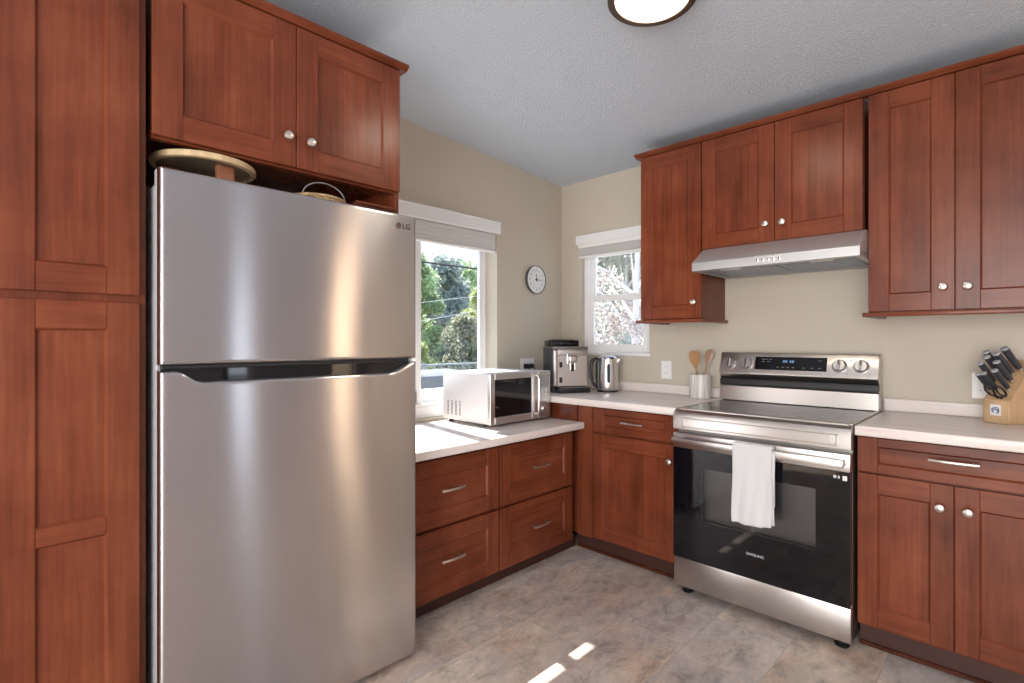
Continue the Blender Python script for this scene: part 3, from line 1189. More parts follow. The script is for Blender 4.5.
# stainless top frame around the glass
prof = [(-0.640, 0.914), (-0.662, 0.910), (-0.678, 0.900), (-0.6845, 0.884), (-0.686, 0.820), (-0.682, 0.816), (-0.640, 0.816)]
mb.prism([(rx0, y, z) for y, z in prof], (rx1 - rx0, 0, 0))
mb.box(rx0, rx0 + 0.012, -0.645, -0.04, 0.89, 0.9185, 0.002)
mb.box(rx1 - 0.012, rx1, -0.645, -0.04, 0.89, 0.9185, 0.002)
mb.box(rx0 + 0.012, rx1 - 0.012, -0.655, -0.622, 0.900, 0.9185, 0.003)
# raised border of the front band
for a, b_, za, zb in ((rx0 + 0.045, rx1 - 0.045, 0.872, 0.876), (rx0 + 0.045, rx1 - 0.045, 0.829, 0.833), (rx0 + 0.045, rx0 + 0.053, 0.829, 0.876), (rx1 - 0.053, rx1 - 0.045, 0.829, 0.876)):
    mb.box(a, b_, -0.6895, -0.684, za, zb, 0.0015)
mb.build('front_band', t)
mb = MB().m('white_plastic')
mb.box(rx1 - 0.071, rx1 - 0.056, -0.6868, -0.6855, 0.842, 0.869, 0.0003)
mb.m('grey_ink')
for k in range(4):
    mb.box(rx1 - 0.068, rx1 - 0.060, -0.6872, -0.6866, 0.846 + k * 0.005, 0.848 + k * 0.005)
mb.build('sticker', t)
mb = MB().m('glass_ceran')
mb.box(rx0 + 0.0125, rx1 - 0.0125, -0.6215, -0.114, 0.900, 0.9165, 0.002)
ck = mb.build('cooktop', t)
for xx, yy, rr in ((1.455, -0.47, 0.115), (1.845, -0.47, 0.095), (1.455, -0.22, 0.08), (1.845, -0.22, 0.08), (1.65, -0.25, 0.06)):
    mb = MB().m('grey_ink')
    mb.lathe([(rr - 0.0012, 0.9166), (rr, 0.9166), (rr, 0.9168), (rr - 0.0012, 0.9168)], (xx, yy, 0), (0, 0, 1), 48, closed=True)
    mb.build('burner_ring', ck)
# oven door
mb = MB().m('range_steel')
mb.box(rx0 + 0.001, rx1 - 0.001, -0.690, -0.645, 0.728, 0.800, 0.004, 2)
mb.m('black_gloss')
wx0, wx1, wz0, wz1 = 1.407, 1.902, 0.385, 0.642
for a, b_, za, zb in ((rx0 + 0.002, wx0, 0.187, 0.727), (wx1, rx1 - 0.002, 0.187, 0.727), (wx0, wx1, 0.187, wz0), (wx0, wx1, wz1, 0.727)):
    mb.box(a, b_, -0.688, -0.675, za, zb)
mb.m('black_plastic')
for a, b_, za, zb in ((rx0 + 0.004, wx0, 0.189, 0.727), (wx1, rx1 - 0.004, 0.189, 0.727), (wx0, wx1, 0.189, wz0), (wx0, wx1, wz1, 0.727)):
    mb.box(a, b_, -0.675, -0.646, za, zb)
door = mb.build('oven_door', t)
mb = MB().m('oven_glass')
mb.poly([(wx0, -0.6872, wz0), (wx1, -0.6872, wz0), (wx1, -0.6872, wz1), (wx0, -0.6872, wz1)])
mb.build('oven_window', door, smooth=False)
mb = MB().m('oven_inside')
# chamber liner seen through the window
mb.poly([(wx0 - 0.03, -0.20, 0.34), (wx1 + 0.03, -0.20, 0.34), (wx1 + 0.03, -0.20, 0.71), (wx0 - 0.03, -0.20, 0.71)])
mb.poly([(wx0 - 0.03, -0.20, 0.34), (wx0 - 0.03, -0.20, 0.71), (wx0 - 0.03, -0.64, 0.71), (wx0 - 0.03, -0.64, 0.34)])
mb.poly([(wx1 + 0.03, -0.20, 0.34), (wx1 + 0.03, -0.20, 0.71), (wx1 + 0.03, -0.64, 0.71), (wx1 + 0.03, -0.64, 0.34)])
mb.poly([(wx0 - 0.03, -0.20, 0.34), (wx1 + 0.03, -0.20, 0.34), (wx1 + 0.03, -0.64, 0.34), (wx0 - 0.03, -0.64, 0.34)])
mb.poly([(wx0 - 0.03, -0.20, 0.71), (wx1 + 0.03, -0.20, 0.71), (wx1 + 0.03, -0.64, 0.71), (wx0 - 0.03, -0.64, 0.71)])
mb.build('oven_chamber', t, smooth=False)
for zz in (0.44, 0.565):
    mb = MB().m('rack_wire')
    mb.cyl((wx0 - 0.02, -0.62, zz), (wx1 + 0.02, -0.62, zz), 0.0055, n=8)
    mb.cyl((wx0 - 0.02, -0.23, zz), (wx1 + 0.02, -0.23, zz), 0.004, n=8)
    for k in range(14):
        xx = wx0 + k * (wx1 - wx0) / 13
        mb.cyl((xx, -0.62, zz), (xx, -0.23, zz), 0.002, n=6)
    mb.build('oven_rack', t)
# handle: flat bar on two end brackets
mb = MB().m('range_steel')
mb.box(rx0 + 0.016, rx1 - 0.016, -0.740, -0.724, 0.750, 0.784, 0.004, 2)
for a, b_ in ((rx0 + 0.016, rx0 + 0.040), (rx1 - 0.040, rx1 - 0.016)):
    mb.box(a, b_, -0.726, -0.6885, 0.754, 0.780, 0.003)
mb.build('handle', door)
text_mesh('maker_lettering', 'SAMSUNG', 0.0165, 'light_ink', door, (1.661, -0.6884, 0.296), (1, 0, 0), (0, 0, 1))
mb = MB().m('white_plastic')
mb.box(rx1 - 0.028, rx1 - 0.012, -0.6889, -0.6879, 0.694, 0.713, 0.0003)
mb.m('light_ink')
mb.box(rx1 - 0.060, rx1 - 0.050, -0.6889, -0.6879, 0.700, 0.712, 0.0002)
mb.box(rx1 - 0.044, rx1 - 0.038, -0.6889, -0.6879, 0.700, 0.711, 0.0002)
mb.build('door_label', door)
# bottom drawer
mb = MB().m('range_steel')
mb.box(rx0 + 0.001, rx1 - 0.001, -0.680, -0.642, 0.042, 0.182, 0.004, 2)
mb.build('drawer', t)
for xx in (rx0 + 0.045, rx1 - 0.045):
    for yy in (-0.62, -0.10):
        mb = MB().m('black_plastic')
        mb.lathe([(0, 0), (0.026, 0), (0.028, 0.006), (0.016, 0.012), (0.016, 0.04), (0, 0.04)], (xx, yy, 0), (0, 0, 1), 20)
        mb.build('foot', t)
# backguard
mb = MB().m('range_steel')
prof = [(-0.033, 0.9186), (-0.033, 1.186), (-0.080, 1.188), (-0.086, 1.184), (-0.122, 1.074), (-0.121, 1.066), (-0.100, 1.044), (-0.090, 1.040), (-0.090, 1.003), (-0.105, 1.000), (-0.113, 0.9186)]
mb.prism([(rx0 - 0.006, y, z) for y, z in prof], (rx1 - rx0 + 0.004, 0, 0), 0.0015)
bg = mb.build('backguard', t)
mb = MB().m('black_plastic')
prof = [(-0.0905, 1.004), (-0.0905, 1.039), (-0.108, 1.040), (-0.112, 1.025), (-0.110, 1.006)]
mb.prism([(rx0 - 0.004, y, z) for y, z in prof], (rx1 - rx0, 0, 0))
mb.build('vent_strip', bg)
PN = Vector((0, -0.110, -0.036)).normalized()       # outward of the tilted control panel: (y, z) slope
PU = Vector((0, 0.036, 0.110)).normalized()
PN = Vector((0, -PU.z, PU.y))


def panel_pt(x, z, out=0.0):
    s = (z - 1.074) / 0.110
    return Vector((x, -0.122 + 0.036 * s, z)) + PN * out


def panel_box(mb, xa, xb, za, zb, o0, o1):
    a = [panel_pt(xa, za, o0), panel_pt(xb, za, o0), panel_pt(xb, zb, o0), panel_pt(xa, zb, o0)]
    mb.prism(a, PN * (o1 - o0))


mb = MB().m('black_gloss')
panel_box(mb, 1.457, 1.806, 1.097, 1.166, 0.0003, 0.0016)
dp = mb.build('display', bg)
mb = MB().m('blue_digits')
for xx in (1.603, 1.615, 1.636, 1.648):
    for za, zb in ((1.138, 1.141), (1.145, 1.148)):
        panel_box(mb, xx - 0.0035, xx + 0.0035, za, zb, 0.0017, 0.0020)
    panel_box(mb, xx - 0.0042, xx - 0.003, 1.138, 1.148, 0.0017, 0.0020)
    panel_box(mb, xx + 0.003, xx + 0.0042, 1.138, 1.148, 0.0017, 0.0020)
mb.build('clock_digits', dp)
for xx, zz in ((1.50, 1.152), (1.515, 1.152), (1.535, 1.152), (1.50, 1.140), (1.525, 1.140), (1.575, 1.112), (1.60, 1.112), (1.625, 1.112), (1.65, 1.112), (1.70, 1.112), (1.74, 1.112), (1.775, 1.112), (1.775, 1.150)):
    mb = MB().m('grey_ink')
    panel_box(mb, xx - 0.006, xx + 0.006, zz - 0.0015, zz + 0.0015, 0.0017, 0.0019)
    mb.build('button_mark', dp)
for kx in (1.318, 1.413, 1.862, 1.954):
    mb = MB().m('dark_steel')
    o = panel_pt(kx, 1.127, 0.0)
    mb.lathe([(0, 0), (0.034, 0), (0.034, 0.003), (0.030, 0.004)], o, PN, 32)
    mb.m('small_steel')
    mb.lathe([(0.0285, 0.003), (0.0275, 0.018), (0.025, 0.021), (0, 0.021)], o, PN, 32)
    k_ = mb.build('knob', bg)
    mb = MB().m('chrome')
    c0 = o + PN * 0.020
    a = Vector((1, 0, 0)) * 0.006
    u = PU * 0.027
    mb.prism([c0 - a - u, c0 + a - u, c0 + a + u, c0 - a + u], PN * 0.010, 0.002)
    mb.m('ink')
    mb.prism([c0 - a * 0.35 + PN * 0.0101, c0 + a * 0.35 + PN * 0.0101, c0 + a * 0.35 + u * 0.9 + PN * 0.0101, c0 - a * 0.35 + u * 0.9 + PN * 0.0101], PN * 0.0004)
    mb.build('grip', k_)
for kx in (1.318, 1.413, 1.862, 1.954):
    for dx, dz in ((-0.044, 0.030), (0.044, 0.030), (0.036, -0.036)):
        mb = MB().m('grey_ink')
        o = panel_pt(kx + dx, 1.127 + dz, 0.0004)
        mb.lathe([(0, 0), (0.003, 0), (0.003, 0.0003), (0, 0.0003)], o, PN, 10)
        mb.build('dial_mark', bg)

# towel over the oven handle
mb = MB().m('towel_terry')
bm = mb.bm
NX, path = 22, []
for k in range(16):
    path.append((-0.7475 - 0.006 * min(1, (15 - k) / 12), 0.445 + (0.785 - 0.445) * k / 15))
for a in np.linspace(0.15, PI - 0.15, 7):
    path.append((-0.732 - 0.0175 * math.cos(a), 0.787 + 0.012 * math.sin(a)))
for k in range(12):
    path.append((-0.7125 + 0.0005 * k, 0.780 - (0.780 - 0.53) * k / 11))
rows = []
tx0, tx1 = 1.585, 1.752
for j, (y, z) in enumerate(path):
    row = []
    for i in range(NX + 1):
        u = i / NX
        front = j < 16
        low_ = max(0.0, (0.785 - z) / 0.34) if front else 0
        x = tx0 + (tx1 - tx0) * u + 0.003 * math.sin(z * 21 + u * 2) * low_ + (0.004 * low_ * (u - 0.5))
        yy = y - (0.004 * math.sin(u * 9 + z * 7) + 0.003 * math.sin(u * 21 - z * 11)) * low_ * (1 if front else 0)
        zz = z
        if front and j == 0:
            zz = z + 0.010 * (u > 0.78) + 0.002 * math.sin(u * 13)
        # woven bands near the hem
        if front and 3 <= j <= 4:
            yy += 0.0022
        row.append(bm.verts.new((x, yy, zz)))
    rows.append(row)
for A, B in zip(rows[:-1], rows[1:]):
    for i in range(NX):
        mb._face([A[i], A[i + 1], B[i + 1], B[i]])
tw = mb.build('towel', angle=80)
tag(tw, 'white terry towel folded over the oven door handle', 'towel')
md = tw.modifiers.new('thickness', 'SOLIDIFY')
md.thickness = 0.008
md.offset = 0.0
md = tw.modifiers.new('soft', 'SUBSURF')
md.levels = md.render_levels = 1
mb = MB().m('towel_terry')
bm = mb.bm
rows = []
for j in range(10):
    z = 0.462 + (0.775 - 0.462) * j / 9
    row = []
    for i in range(9):
        u = i / 8
        row.append(bm.verts.new((tx1 - 0.045 + 0.052 * u + 0.002 * math.sin(z * 19), -0.7410 - 0.002 * math.sin(u * 5 + z * 9), z + 0.004 * u)))
    rows.append(row)
for A, B in zip(rows[:-1], rows[1:]):
    for i in range(8):
        mb._face([A[i], A[i + 1], B[i + 1], B[i]])
fl = mb.build('folded_edge', tw, angle=80)
md = fl.modifiers.new('thickness', 'SOLIDIFY')
md.thickness = 0.006
md.offset = 0.0

# ------------------------------------------------------------------ microwave
t = thing('microwave', 'white and steel microwave on the low counter by the window', 'microwave', (0.23, -0.925, 0.776))
mx0, mx1, my0, my1, mz0, mz1 = 0.030, 0.425, -1.165, -0.662, 0.792, 1.072
mb = MB().m('microwave_case')
mb.box(mx0, mx1, my0, my1, mz0, mz1, 0.006, 2)
mb.m('ink')
for c in range(4):
    for k in range(11):
        xx = 0.082 + c * 0.036
        zz = 0.822 + k * 0.0078
        mb.box(xx - 0.006, xx + 0.006, my0 - 0.0006, my0 + 0.001, zz, zz + 0.004)
mb.build('case', t)
for xx in (0.07, 0.37):
    for yy in (-1.13, -0.71):
        mb = MB().m('black_plastic')
        mb.cyl((xx, yy, 0.7765), (xx, yy, 0.793), 0.014, n=12)
        mb.build('foot', t)
MF = Face('x', 0.447)
py = -0.775                       # door meets control panel
mb = MB().m('small_steel')
o0, o1, q0, q1 = -1.130, -0.828, 0.830, 1.038
for a, b_, za, zb in ((my0, o0, mz0, mz1), (o1, py, mz0, mz1), (o0, o1, mz0, q0), (o0, o1, q1, mz1)):
    mb.box(0.4255, 0.447, a, b_, za, zb, 0.002)
mb.m('microwave_case')
mb.box(0.4255, 0.440, o0 - 0.002, o0 + 0.008, q0, q1)
mb.m('charcoal_plastic')
mb.box(0.4255, 0.4275, o0, o1, q0, q1)
dr = mb.build('door', t)
mb = MB().m('black_gloss')
mb.box(0.4365, 0.441, o0 + 0.001, o1 - 0.001, q0 + 0.001, q1 - 0.001, 0.001)
mb.build('window', dr)
mb = MB().m('chrome')
mb.tube([(0.446, py - 0.014, 0.818), (0.464, py - 0.014, 0.828), (0.468, py - 0.014, 0.85), (0.468, py - 0.014, 1.02), (0.464, py - 0.014, 1.042), (0.446, py - 0.014, 1.052)], 0.0048, 10)
mb.build('handle', dr)
mb = MB().m('small_steel')
mb.box(0.4255, 0.447, py + 0.001, my1, mz0, mz1, 0.002)
cp = mb.build('control_panel', t)
mb = MB().m('grey_plastic')
mb.box(0.4465, 0.4485, py + 0.022, my1 - 0.014, 0.978, 1.045, 0.0006)
mb.build('display', cp)
for r_i in range(3):
    for c_i in range(2):
        mb = MB().m('light_ink')
        yy = py + 0.036 + c_i * 0.038
        zz = 0.955 - r_i * 0.028
        mb.lathe([(0, 0), (0.012, 0), (0.011, 0.003), (0, 0.003)], (0.4468, yy, zz), (1, 0, 0), 16)
        mb.build('button', cp)
mb = MB().m('chrome')
mb.lathe([(0, 0), (0.022, 0), (0.020, 0.012), (0, 0.013)], (0.4468, py + 0.055, 0.845), (1, 0, 0), 24)
mb.build('dial', cp)

# ------------------------------------------------------------------ coffee machine (turned to the room)
ang = math.atan2(-0.482, 0.876)
t = thing('coffee_machine', 'silver and black espresso machine in the corner on the counter', 'coffee machine', (0.386, -0.509, 0.9145), ang)
# local axes: +x faces the room, +y to the viewer's right, z up; front left corner of the base at the origin
W = 0.228
mb = MB().m('charcoal_plastic')
mb.box(-0.240, -0.062, -0.018, W, 0.030, 0.300, 0.008, 2)
mb.build('body', t, local=True)
mb = MB().m('black_plastic')
mb.box(-0.243, -0.055, -0.020, W + 0.002, 0.0, 0.032, 0.006, 2)
mb.box(-0.070, 0.0, 0.0, W, 0.0, 0.034, 0.008, 2)
dt = mb.build('drip_tray', t, local=True)
mb = MB().m('grey_plastic')
for k in range(8):
    mb.box(-0.055, -0.010, 0.018 + k * 0.026, 0.028 + k * 0.026, 0.034, 0.036)
mb.build('grate', dt, local=True)
mb = MB().m('espresso_front')
# stainless front with a shallow alcove behind the spout
mb.box(-0.064, -0.036, -0.016, 0.012, 0.040, 0.282, 0.010, 3)
mb.box(-0.064, -0.046, 0.010, W - 0.004, 0.040, 0.245, 0.003)
mb.box(-0.064, -0.034, 0.010, W - 0.002, 0.243, 0.284, 0.008, 2)
fp = mb.build('front_panel', t, local=True)
for ya, yb, za, zb, ad in ((0.026, 0.046, 0.165, 0.200, 0), (0.026, 0.046, 0.065, 0.100, 0), (0.104, 0.130, 0.140, 0.185, 0)):
    mb = MB().m('black_plastic')
    mb.box(-0.0465, -0.0445, ya, yb, za, zb, 0.0006)
    mb.build('dark_port', fp, local=True)
mb = MB().m('chrome')
mb.cyl((-0.022, 0.072, 0.250), (-0.016, 0.070, 0.190), 0.0065, 0.0055, 12)
mb.m('small_steel')
mb.box(-0.048, -0.012, 0.082, 0.140, 0.195, 0.244, 0.010, 3)
mb.cyl((-0.024, 0.094, 0.198), (-0.024, 0.094, 0.150), 0.008, 0.0065, 14)
mb.cyl((-0.024, 0.126, 0.198), (-0.024, 0.126, 0.150), 0.008, 0.0065, 14)
mb.build('spout', t, local=True)
mb = MB().m('dark_steel')
mb.box(-0.200, -0.040, -0.018, W, 0.284, 0.302, 0.006, 2)
for k in range(6):
    mb.box(-0.046, -0.0395, 0.030 + k * 0.032, 0.050 + k * 0.032, 0.288, 0.298, 0.001)
mb.build('control_strip', t, local=True)
mb = MB().m('black_gloss')
mb.box(-0.236, -0.100, -0.012, 0.190, 0.300, 0.344, 0.010, 2)
mb.box(-0.220, -0.120, 0.014, 0.166, 0.344, 0.348, 0.001)
mb.build('bean_lid', t, local=True)

# ------------------------------------------------------------------ kettle
kx, ky, kz = 0.530, -0.165, 0.9145
t = thing('kettle', 'brushed steel electric kettle with a black handle beside the espresso machine', 'kettle', (kx, ky, kz))
mb = MB().m('black_plastic')
mb.lathe([(0, 0), (0.070, 0), (0.072, 0.004), (0.070, 0.012), (0, 0.012)], (kx, ky, kz), (0, 0, 1), 40)
mb.build('base', t)
mb = MB().m('small_steel')
mb.lathe([(0.068, 0.0125), (0.0695, 0.016), (0.0690, 0.06), (0.0665, 0.15), (0.0640, 0.205), (0.0625, 0.218), (0.060, 0.219)], (kx, ky, kz), (0, 0, 1), 48)
kb = mb.build('body', t)
mb = MB().m('chrome')
mb.lathe([(0.0615, 0.218), (0.060, 0.226), (0.050, 0.236), (0.028, 0.243), (0.0, 0.245)], (kx, ky, kz), (0, 0, 1), 40)
mb.build('lid', t)
vd = Vector((2.513 - kx, -3.107 - ky, 0)).normalized()
sd = Vector((-vd.y, vd.x, 0))       # to the viewer's right
hd = (-sd * 0.93 + vd * 0.30).normalized()
pts = []
for d, z in ((0.060, 0.205), (0.080, 0.222), (0.100, 0.214), (0.113, 0.190), (0.116, 0.150), (0.112, 0.100), (0.104, 0.065), (0.088, 0.040), (0.066, 0.034)):
    p = Vector((kx, ky, kz)) + hd * d
    pts.append((p.x, p.y, kz + z))
mb = MB().m('black_plastic')
mb.tube(pts, [0.012, 0.013, 0.012, 0.0115, 0.011, 0.0105, 0.010, 0.010, 0.010], 12, 0.8)
mb.tube([tuple(Vector((kx, ky, kz + z)) + hd * 0.0655) for z in (0.020, 0.10, 0.205)], [0.016, 0.018, 0.016], 10, 1.0)
mb.build('handle', t)
# level window, facing the camera side
wd = (vd * 0.99 + sd * 0.06).normalized()
mb = MB().m('kettle_window')
ws = Vector((-wd.y, wd.x, 0))
ring = []
for k in range(28):
    a = 2 * PI * k / 28
    dx = 0.0105 * math.cos(a)
    dz = 0.0105 * math.sin(a) + (0.052 if math.sin(a) >= 0 else -0.052)
    z = 0.125 + dz
    rad = 0.0698 - 0.020 * max(0, (z - 0.06)) / 0.75
    c0 = Vector((kx, ky, kz + z)) + wd * math.sqrt(max(0, rad ** 2 - dx ** 2)) + ws * dx
    ring.append(c0)
mb.prism(ring, wd * 0.0012)
mb.build('level_window', kb)
mb = MB().m('small_steel')
sp_ = (sd * 0.95 + vd * 0.1).normalized()
p0 = Vector((kx, ky, kz)) + sp_ * 0.050
mb.tube([tuple(p0 + Vector((0, 0, 0.165))), tuple(p0 + sp_ * 0.012 + Vector((0, 0, 0.195))), tuple(p0 + sp_ * 0.026 + Vector((0, 0, 0.217)))], [0.010, 0.015, 0.016], 12)
mb.build('spout', kb)

# ------------------------------------------------------------------ crock and utensils
ux, uy = 1.148, -0.118
t = MB().m('crock_glaze')
t.lathe([(0, 0), (0.058, 0), (0.061, 0.004), (0.061, 0.136), (0.059, 0.140), (0.055, 0.140), (0.053, 0.135), (0.053, 0.008), (0, 0.008)], (ux, uy, 0.9145), (0, 0, 1), 40)
tag(t.build('utensil_crock'), 'cream ceramic utensil crock standing beside the range', 'crock')


def flat_head(name, label, cat, base, tip, prof, thick, mat, side, dish=0.0, group=None):
    """utensil: round shaft plus flat head; prof: (distance along, half width) of the head"""
    b0, t0 = Vector(base), Vector(tip)
    d = (t0 - b0).normalized()
    L = (t0 - b0).length
    s = Vector(side)
    s = (s - d * s.dot(d)).normalized()
    nrm = s.cross(d)
    mb = MB().m(mat)
    hs = prof[0][0]
    mb.tube([tuple(b0 + d * (hs + 0.01) * k / 6) for k in range(7)], 0.0058, 10)
    bm = mb.bm
    rows = []
    for a, w in prof:
        row = []
        for k in range(7):
            u = -1 + k / 3
            row.append(bm.verts.new(b0 + d * a + s * (w * u) + nrm * (dish * (u * u - 1) * w / 0.02)))
        rows.append(row)
    for sgn in (1, -1):
        pass
    back = []
    for (a, w), row in zip(prof, rows):
        back.append([bm.verts.new(Vector(v.co) - nrm * thick) for v in row])
    for R in (rows, back):
        for A, B in zip(R[:-1], R[1:]):
            for k in range(6):
                mb._face([A[k], A[k + 1], B[k + 1], B[k]])
    n = len(rows)
    for i in range(n - 1):
        for k in (0, 6):
            mb._face([rows[i][k], rows[i + 1][k], back[i + 1][k], back[i][k]])
    for i in (0, n - 1):
        for k in range(6):
            mb._face([rows[i][k], rows[i][k + 1], back[i][k + 1], back[i][k]])
    return tag(mb.build(name, angle=60), label, cat, group)


flat_head('wooden_spatula', 'golden brown wooden spatula with a slanted end in the crock', 'spatula', (1.158, -0.140, 0.930), (1.118, -0.142, 1.198),
          [(0.165, 0.007), (0.178, 0.012), (0.195, 0.022), (0.215, 0.029), (0.240, 0.030), (0.258, 0.027), (0.268, 0.020)], 0.006, 'oak_spoon', (0.8, 0.6, 0), group='wooden utensils in the crock')
flat_head('wooden_spoon', 'pale wooden spoon leaning to the right in the crock', 'spoon', (1.133, -0.100, 0.930), (1.196, -0.082, 1.203),
          [(0.190, 0.007), (0.205, 0.013), (0.225, 0.021), (0.245, 0.0235), (0.262, 0.021), (0.274, 0.014), (0.281, 0.005)], 0.005, 'pale_spoon', (0.8, 0.6, 0), dish=0.004, group='wooden utensils in the crock')

# ------------------------------------------------------------------ knife block
kbx, kby = 2.4345, -0.175
fwdk = Vector((-0.56, -0.83, 0)).normalized()
ka = math.atan2(fwdk.y, fwdk.x)
t = thing('knife_block', 'pale wooden knife block on the counter right of the range', 'knife block', (kbx, kby, 0.9145), ka)
# local: +x is the low front, +y the viewer's right-hand side, profile in x-z
BW = 0.049
prof = [(0.0, 0.0), (0.0, 0.094), (-0.015, 0.102), (-0.125, 0.260), (-0.185, 0.218), (-0.195, 0.0)]
mb = MB().m('bamboo')
mb.prism([(x, -BW, z) for x, z in prof], (0, 2 * BW, 0), 0.002)
mb.build('block', t, local=True)
mb = MB().m('white_plastic')
mb.box(0.0004, 0.0014, -0.020, 0.020, 0.032, 0.076)
lb = mb.build('label', t, local=True)
mb = MB().m('blue_ink')
for sgn in (-1, 1):
    mb.tube([(0.0018, sgn * (0.002 + 0.011 * math.sin(a)), 0.054 + 0.013 * math.cos(a) * (1 if sgn > 0 else 0.8)) for a in np.linspace(0.2, PI - 0.1, 8)], 0.0016, 5)
mb.tube([(0.0018, -0.012, 0.044), (0.0018, 0.0, 0.066), (0.0018, 0.012, 0.043)], 0.0016, 5)
mb.tube([(0.0018, -0.014, 0.058), (0.0018, 0.014, 0.052)], 0.0014, 5)
mb.build('label_mark', lb, local=True)

rot = Matrix.Rotation(ka, 4, 'Z')
KD = Vector((math.cos(math.radians(46)), 0, math.sin(math.radians(46))))     # handles lean out of the sloping top


def knife_mesh(L, r):
    """dark rounded handle with a steel bolster and a steel end cap, and a blade going down into the block; along +z"""
    h = MB().m('charcoal_plastic')
    h.tube([(0, 0, 0.012), (0, 0, L * 0.3), (0, 0, L * 0.6), (0, 0, L - 0.004)], [r * 0.82, r * 0.95, r * 1.02, r * 1.08], 14, 0.78)
    b_ = MB().m('small_steel')
    b_.tube([(0, 0, -0.002), (0, 0, 0.006), (0, 0, 0.0125)], [r * 0.75, r * 0.86, r * 0.86], 14, 0.72)
    b_.box(-0.0010, 0.0010, -r * 0.9, r * 0.9, -0.055, -0.001)
    c_ = MB().m('cap_steel')
    c_.tube([(0, 0, L - 0.005), (0, 0, L), (0, 0, L + 0.002)], [r * 1.1, r * 1.1, r * 0.9], 14, 0.78)
    return h, b_, c_


def copy_tree(o, parent=None):
    c = o.copy()
    COL.objects.link(c)
    if parent is not None:
        c.parent = parent
    for ch in o.children:
        copy_tree(ch, c)
    return c


slope0, slope1 = Vector((-0.015, 0, 0.102)), Vector((-0.125, 0, 0.260))
knives = [  # (along the slope 0..1, across -1..1, length, radius, label)
    (0.72, 0.70, 0.126, 0.0130, 'long dark-handled knife highest in the block, back row on the right'),
    (0.59, 0.24, 0.126, 0.0130, 'long dark-handled knife in the back row, left of the highest one'),
    (0.42, 0.46, 0.116, 0.0115, 'dark-handled knife in the middle row on the right of the block'),
    (0.22, 0.62, 0.112, 0.0110, 'short black knife lowest on the right, just above the scissors'),
    (0.62, -0.82, 0.126, 0.0120, 'black-handled knife at the top of the left column in the block'),
    (0.50, -0.50, 0.126, 0.0120, 'black-handled knife second from the top of the left column'),
    (0.36, -0.92, 0.118, 0.0110, 'dark knife at the left edge, above the thin lowest knife'),
    (0.17, -0.40, 0.104, 0.0105, 'small grey-capped knife in the centre of the block, left of the scissors'),
    (0.15, -0.95, 0.100, 0.0090, 'thin knife lowest at the far left of the block'),
]
zq = Vector((0, 0, 1)).rotation_difference(rot.to_3x3() @ KD).to_euler()
proto = None
for s, c, L, r, lab in knives:
    h, b_, c_ = knife_mesh(1.0 * 0.12, 0.0115) if proto is None else (None, None, None)
    loc = rot @ (slope0.lerp(slope1, s) + Vector((0, c * 0.040, 0)) + KD * 0.004) + Vector((kbx, kby, 0.9145))
    if proto is None:
        k_ = thing('knife', lab, 'knife', loc, group='knives in the knife block')
        h.build('handle', k_, local=True)
        b_.build('blade', k_, local=True)
        c_.build('end_cap', k_, local=True)
        proto = k_
    else:
        k_ = copy_tree(proto)
        k_['label'] = lab
        k_.location = loc
    k_.rotation_euler = zq
    k_.scale = (r / 0.0115, r / 0.0115, L / 0.12)

# kitchen scissors in the low front slot
loc = rot @ (Vector((-0.012, 0.008, 0.1035))) + Vector((kbx, kby, 0.9145))
t = thing('kitchen_scissors', 'black-handled kitchen scissors in the low front slot of the knife block', 'scissors', loc)
SD = (rot.to_3x3() @ Vector((math.cos(math.radians(50)), 0, math.sin(math.radians(50))))).normalized()
SY = (rot.to_3x3() @ Vector((0, 1, 0)))
for sgn in (-1, 1):
    mb = MB().m('black_plastic')
    pts = []
    for k in range(17):
        a = 2 * PI * k / 16
        pts.append(SD * (0.040 + 0.028 * math.cos(a)) + SY * (sgn * (0.021 + 0.0145 * math.sin(a))))
    mb.tube([tuple(p) for p in pts], 0.0045, 8, 0.8)
    mb.tube([tuple(SD * 0.0 + SY * sgn * 0.004), tuple(SD * 0.016 + SY * sgn * 0.016)], 0.0055, 8)
    mb.build('handle', t, local=True)
mb = MB().m('chrome')
a = SY * 0.008
n_ = SD.cross(SY) * 0.0015
p = [-a - n_, a - n_, a + n_, -a + n_]
mb.prism([tuple(q - SD * 0.05) for q in p], SD * 0.052)
mb.build('blades', t, local=True)

# ------------------------------------------------------------------ outlets, clock
def outlet(label, axis, c0, c1, z0, z1, kind):
    """cover plate on the wall; axis 'x' on the left wall, 'y' on the back wall"""
    cm, zm = (c0 + c1) / 2, (z0 + z1) / 2
    t = thing('wall_outlet', label, 'outlet', (0.0, cm, zm) if axis == 'x' else (cm, 0.0, zm), group='white wall outlets')

    def bx(mb, a0, a1, d0, d1, za, zb, bv=0.0):
        if axis == 'x':
            mb.box(d0, d1, a0, a1, za, zb, bv)
        else:
            mb.box(a0, a1, -d1, -d0, za, zb, bv)
    mb = MB().m('white_plastic')
    bx(mb, c0, c1, 0.0005, 0.006, z0, z1, 0.002)
    pl = mb.build('cover_plate', t)
    mb = MB().m('white_trim')
    if kind == 'wide':
        spots = [(cm - 0.030, zm), (cm + 0.030, zm)]
    else:
        spots = [(cm, zm)]
    for sx, sz in spots:
        bx(mb, sx - 0.017, sx + 0.017, 0.006, 0.008, sz - 0.034, sz + 0.034, 0.001)
    mb.m('grey_ink')
    for sx, sz in spots:
        for dz in (-0.020, 0.020):
            bx(mb, sx - 0.007, sx - 0.0045, 0.008, 0.0083, sz + dz - 0.004, sz + dz + 0.004)
            bx(mb, sx + 0.0045, sx + 0.007, 0.008, 0.0083, sz + dz - 0.004, sz + dz + 0.004)
    mb.build('receptacle', t)
    return t


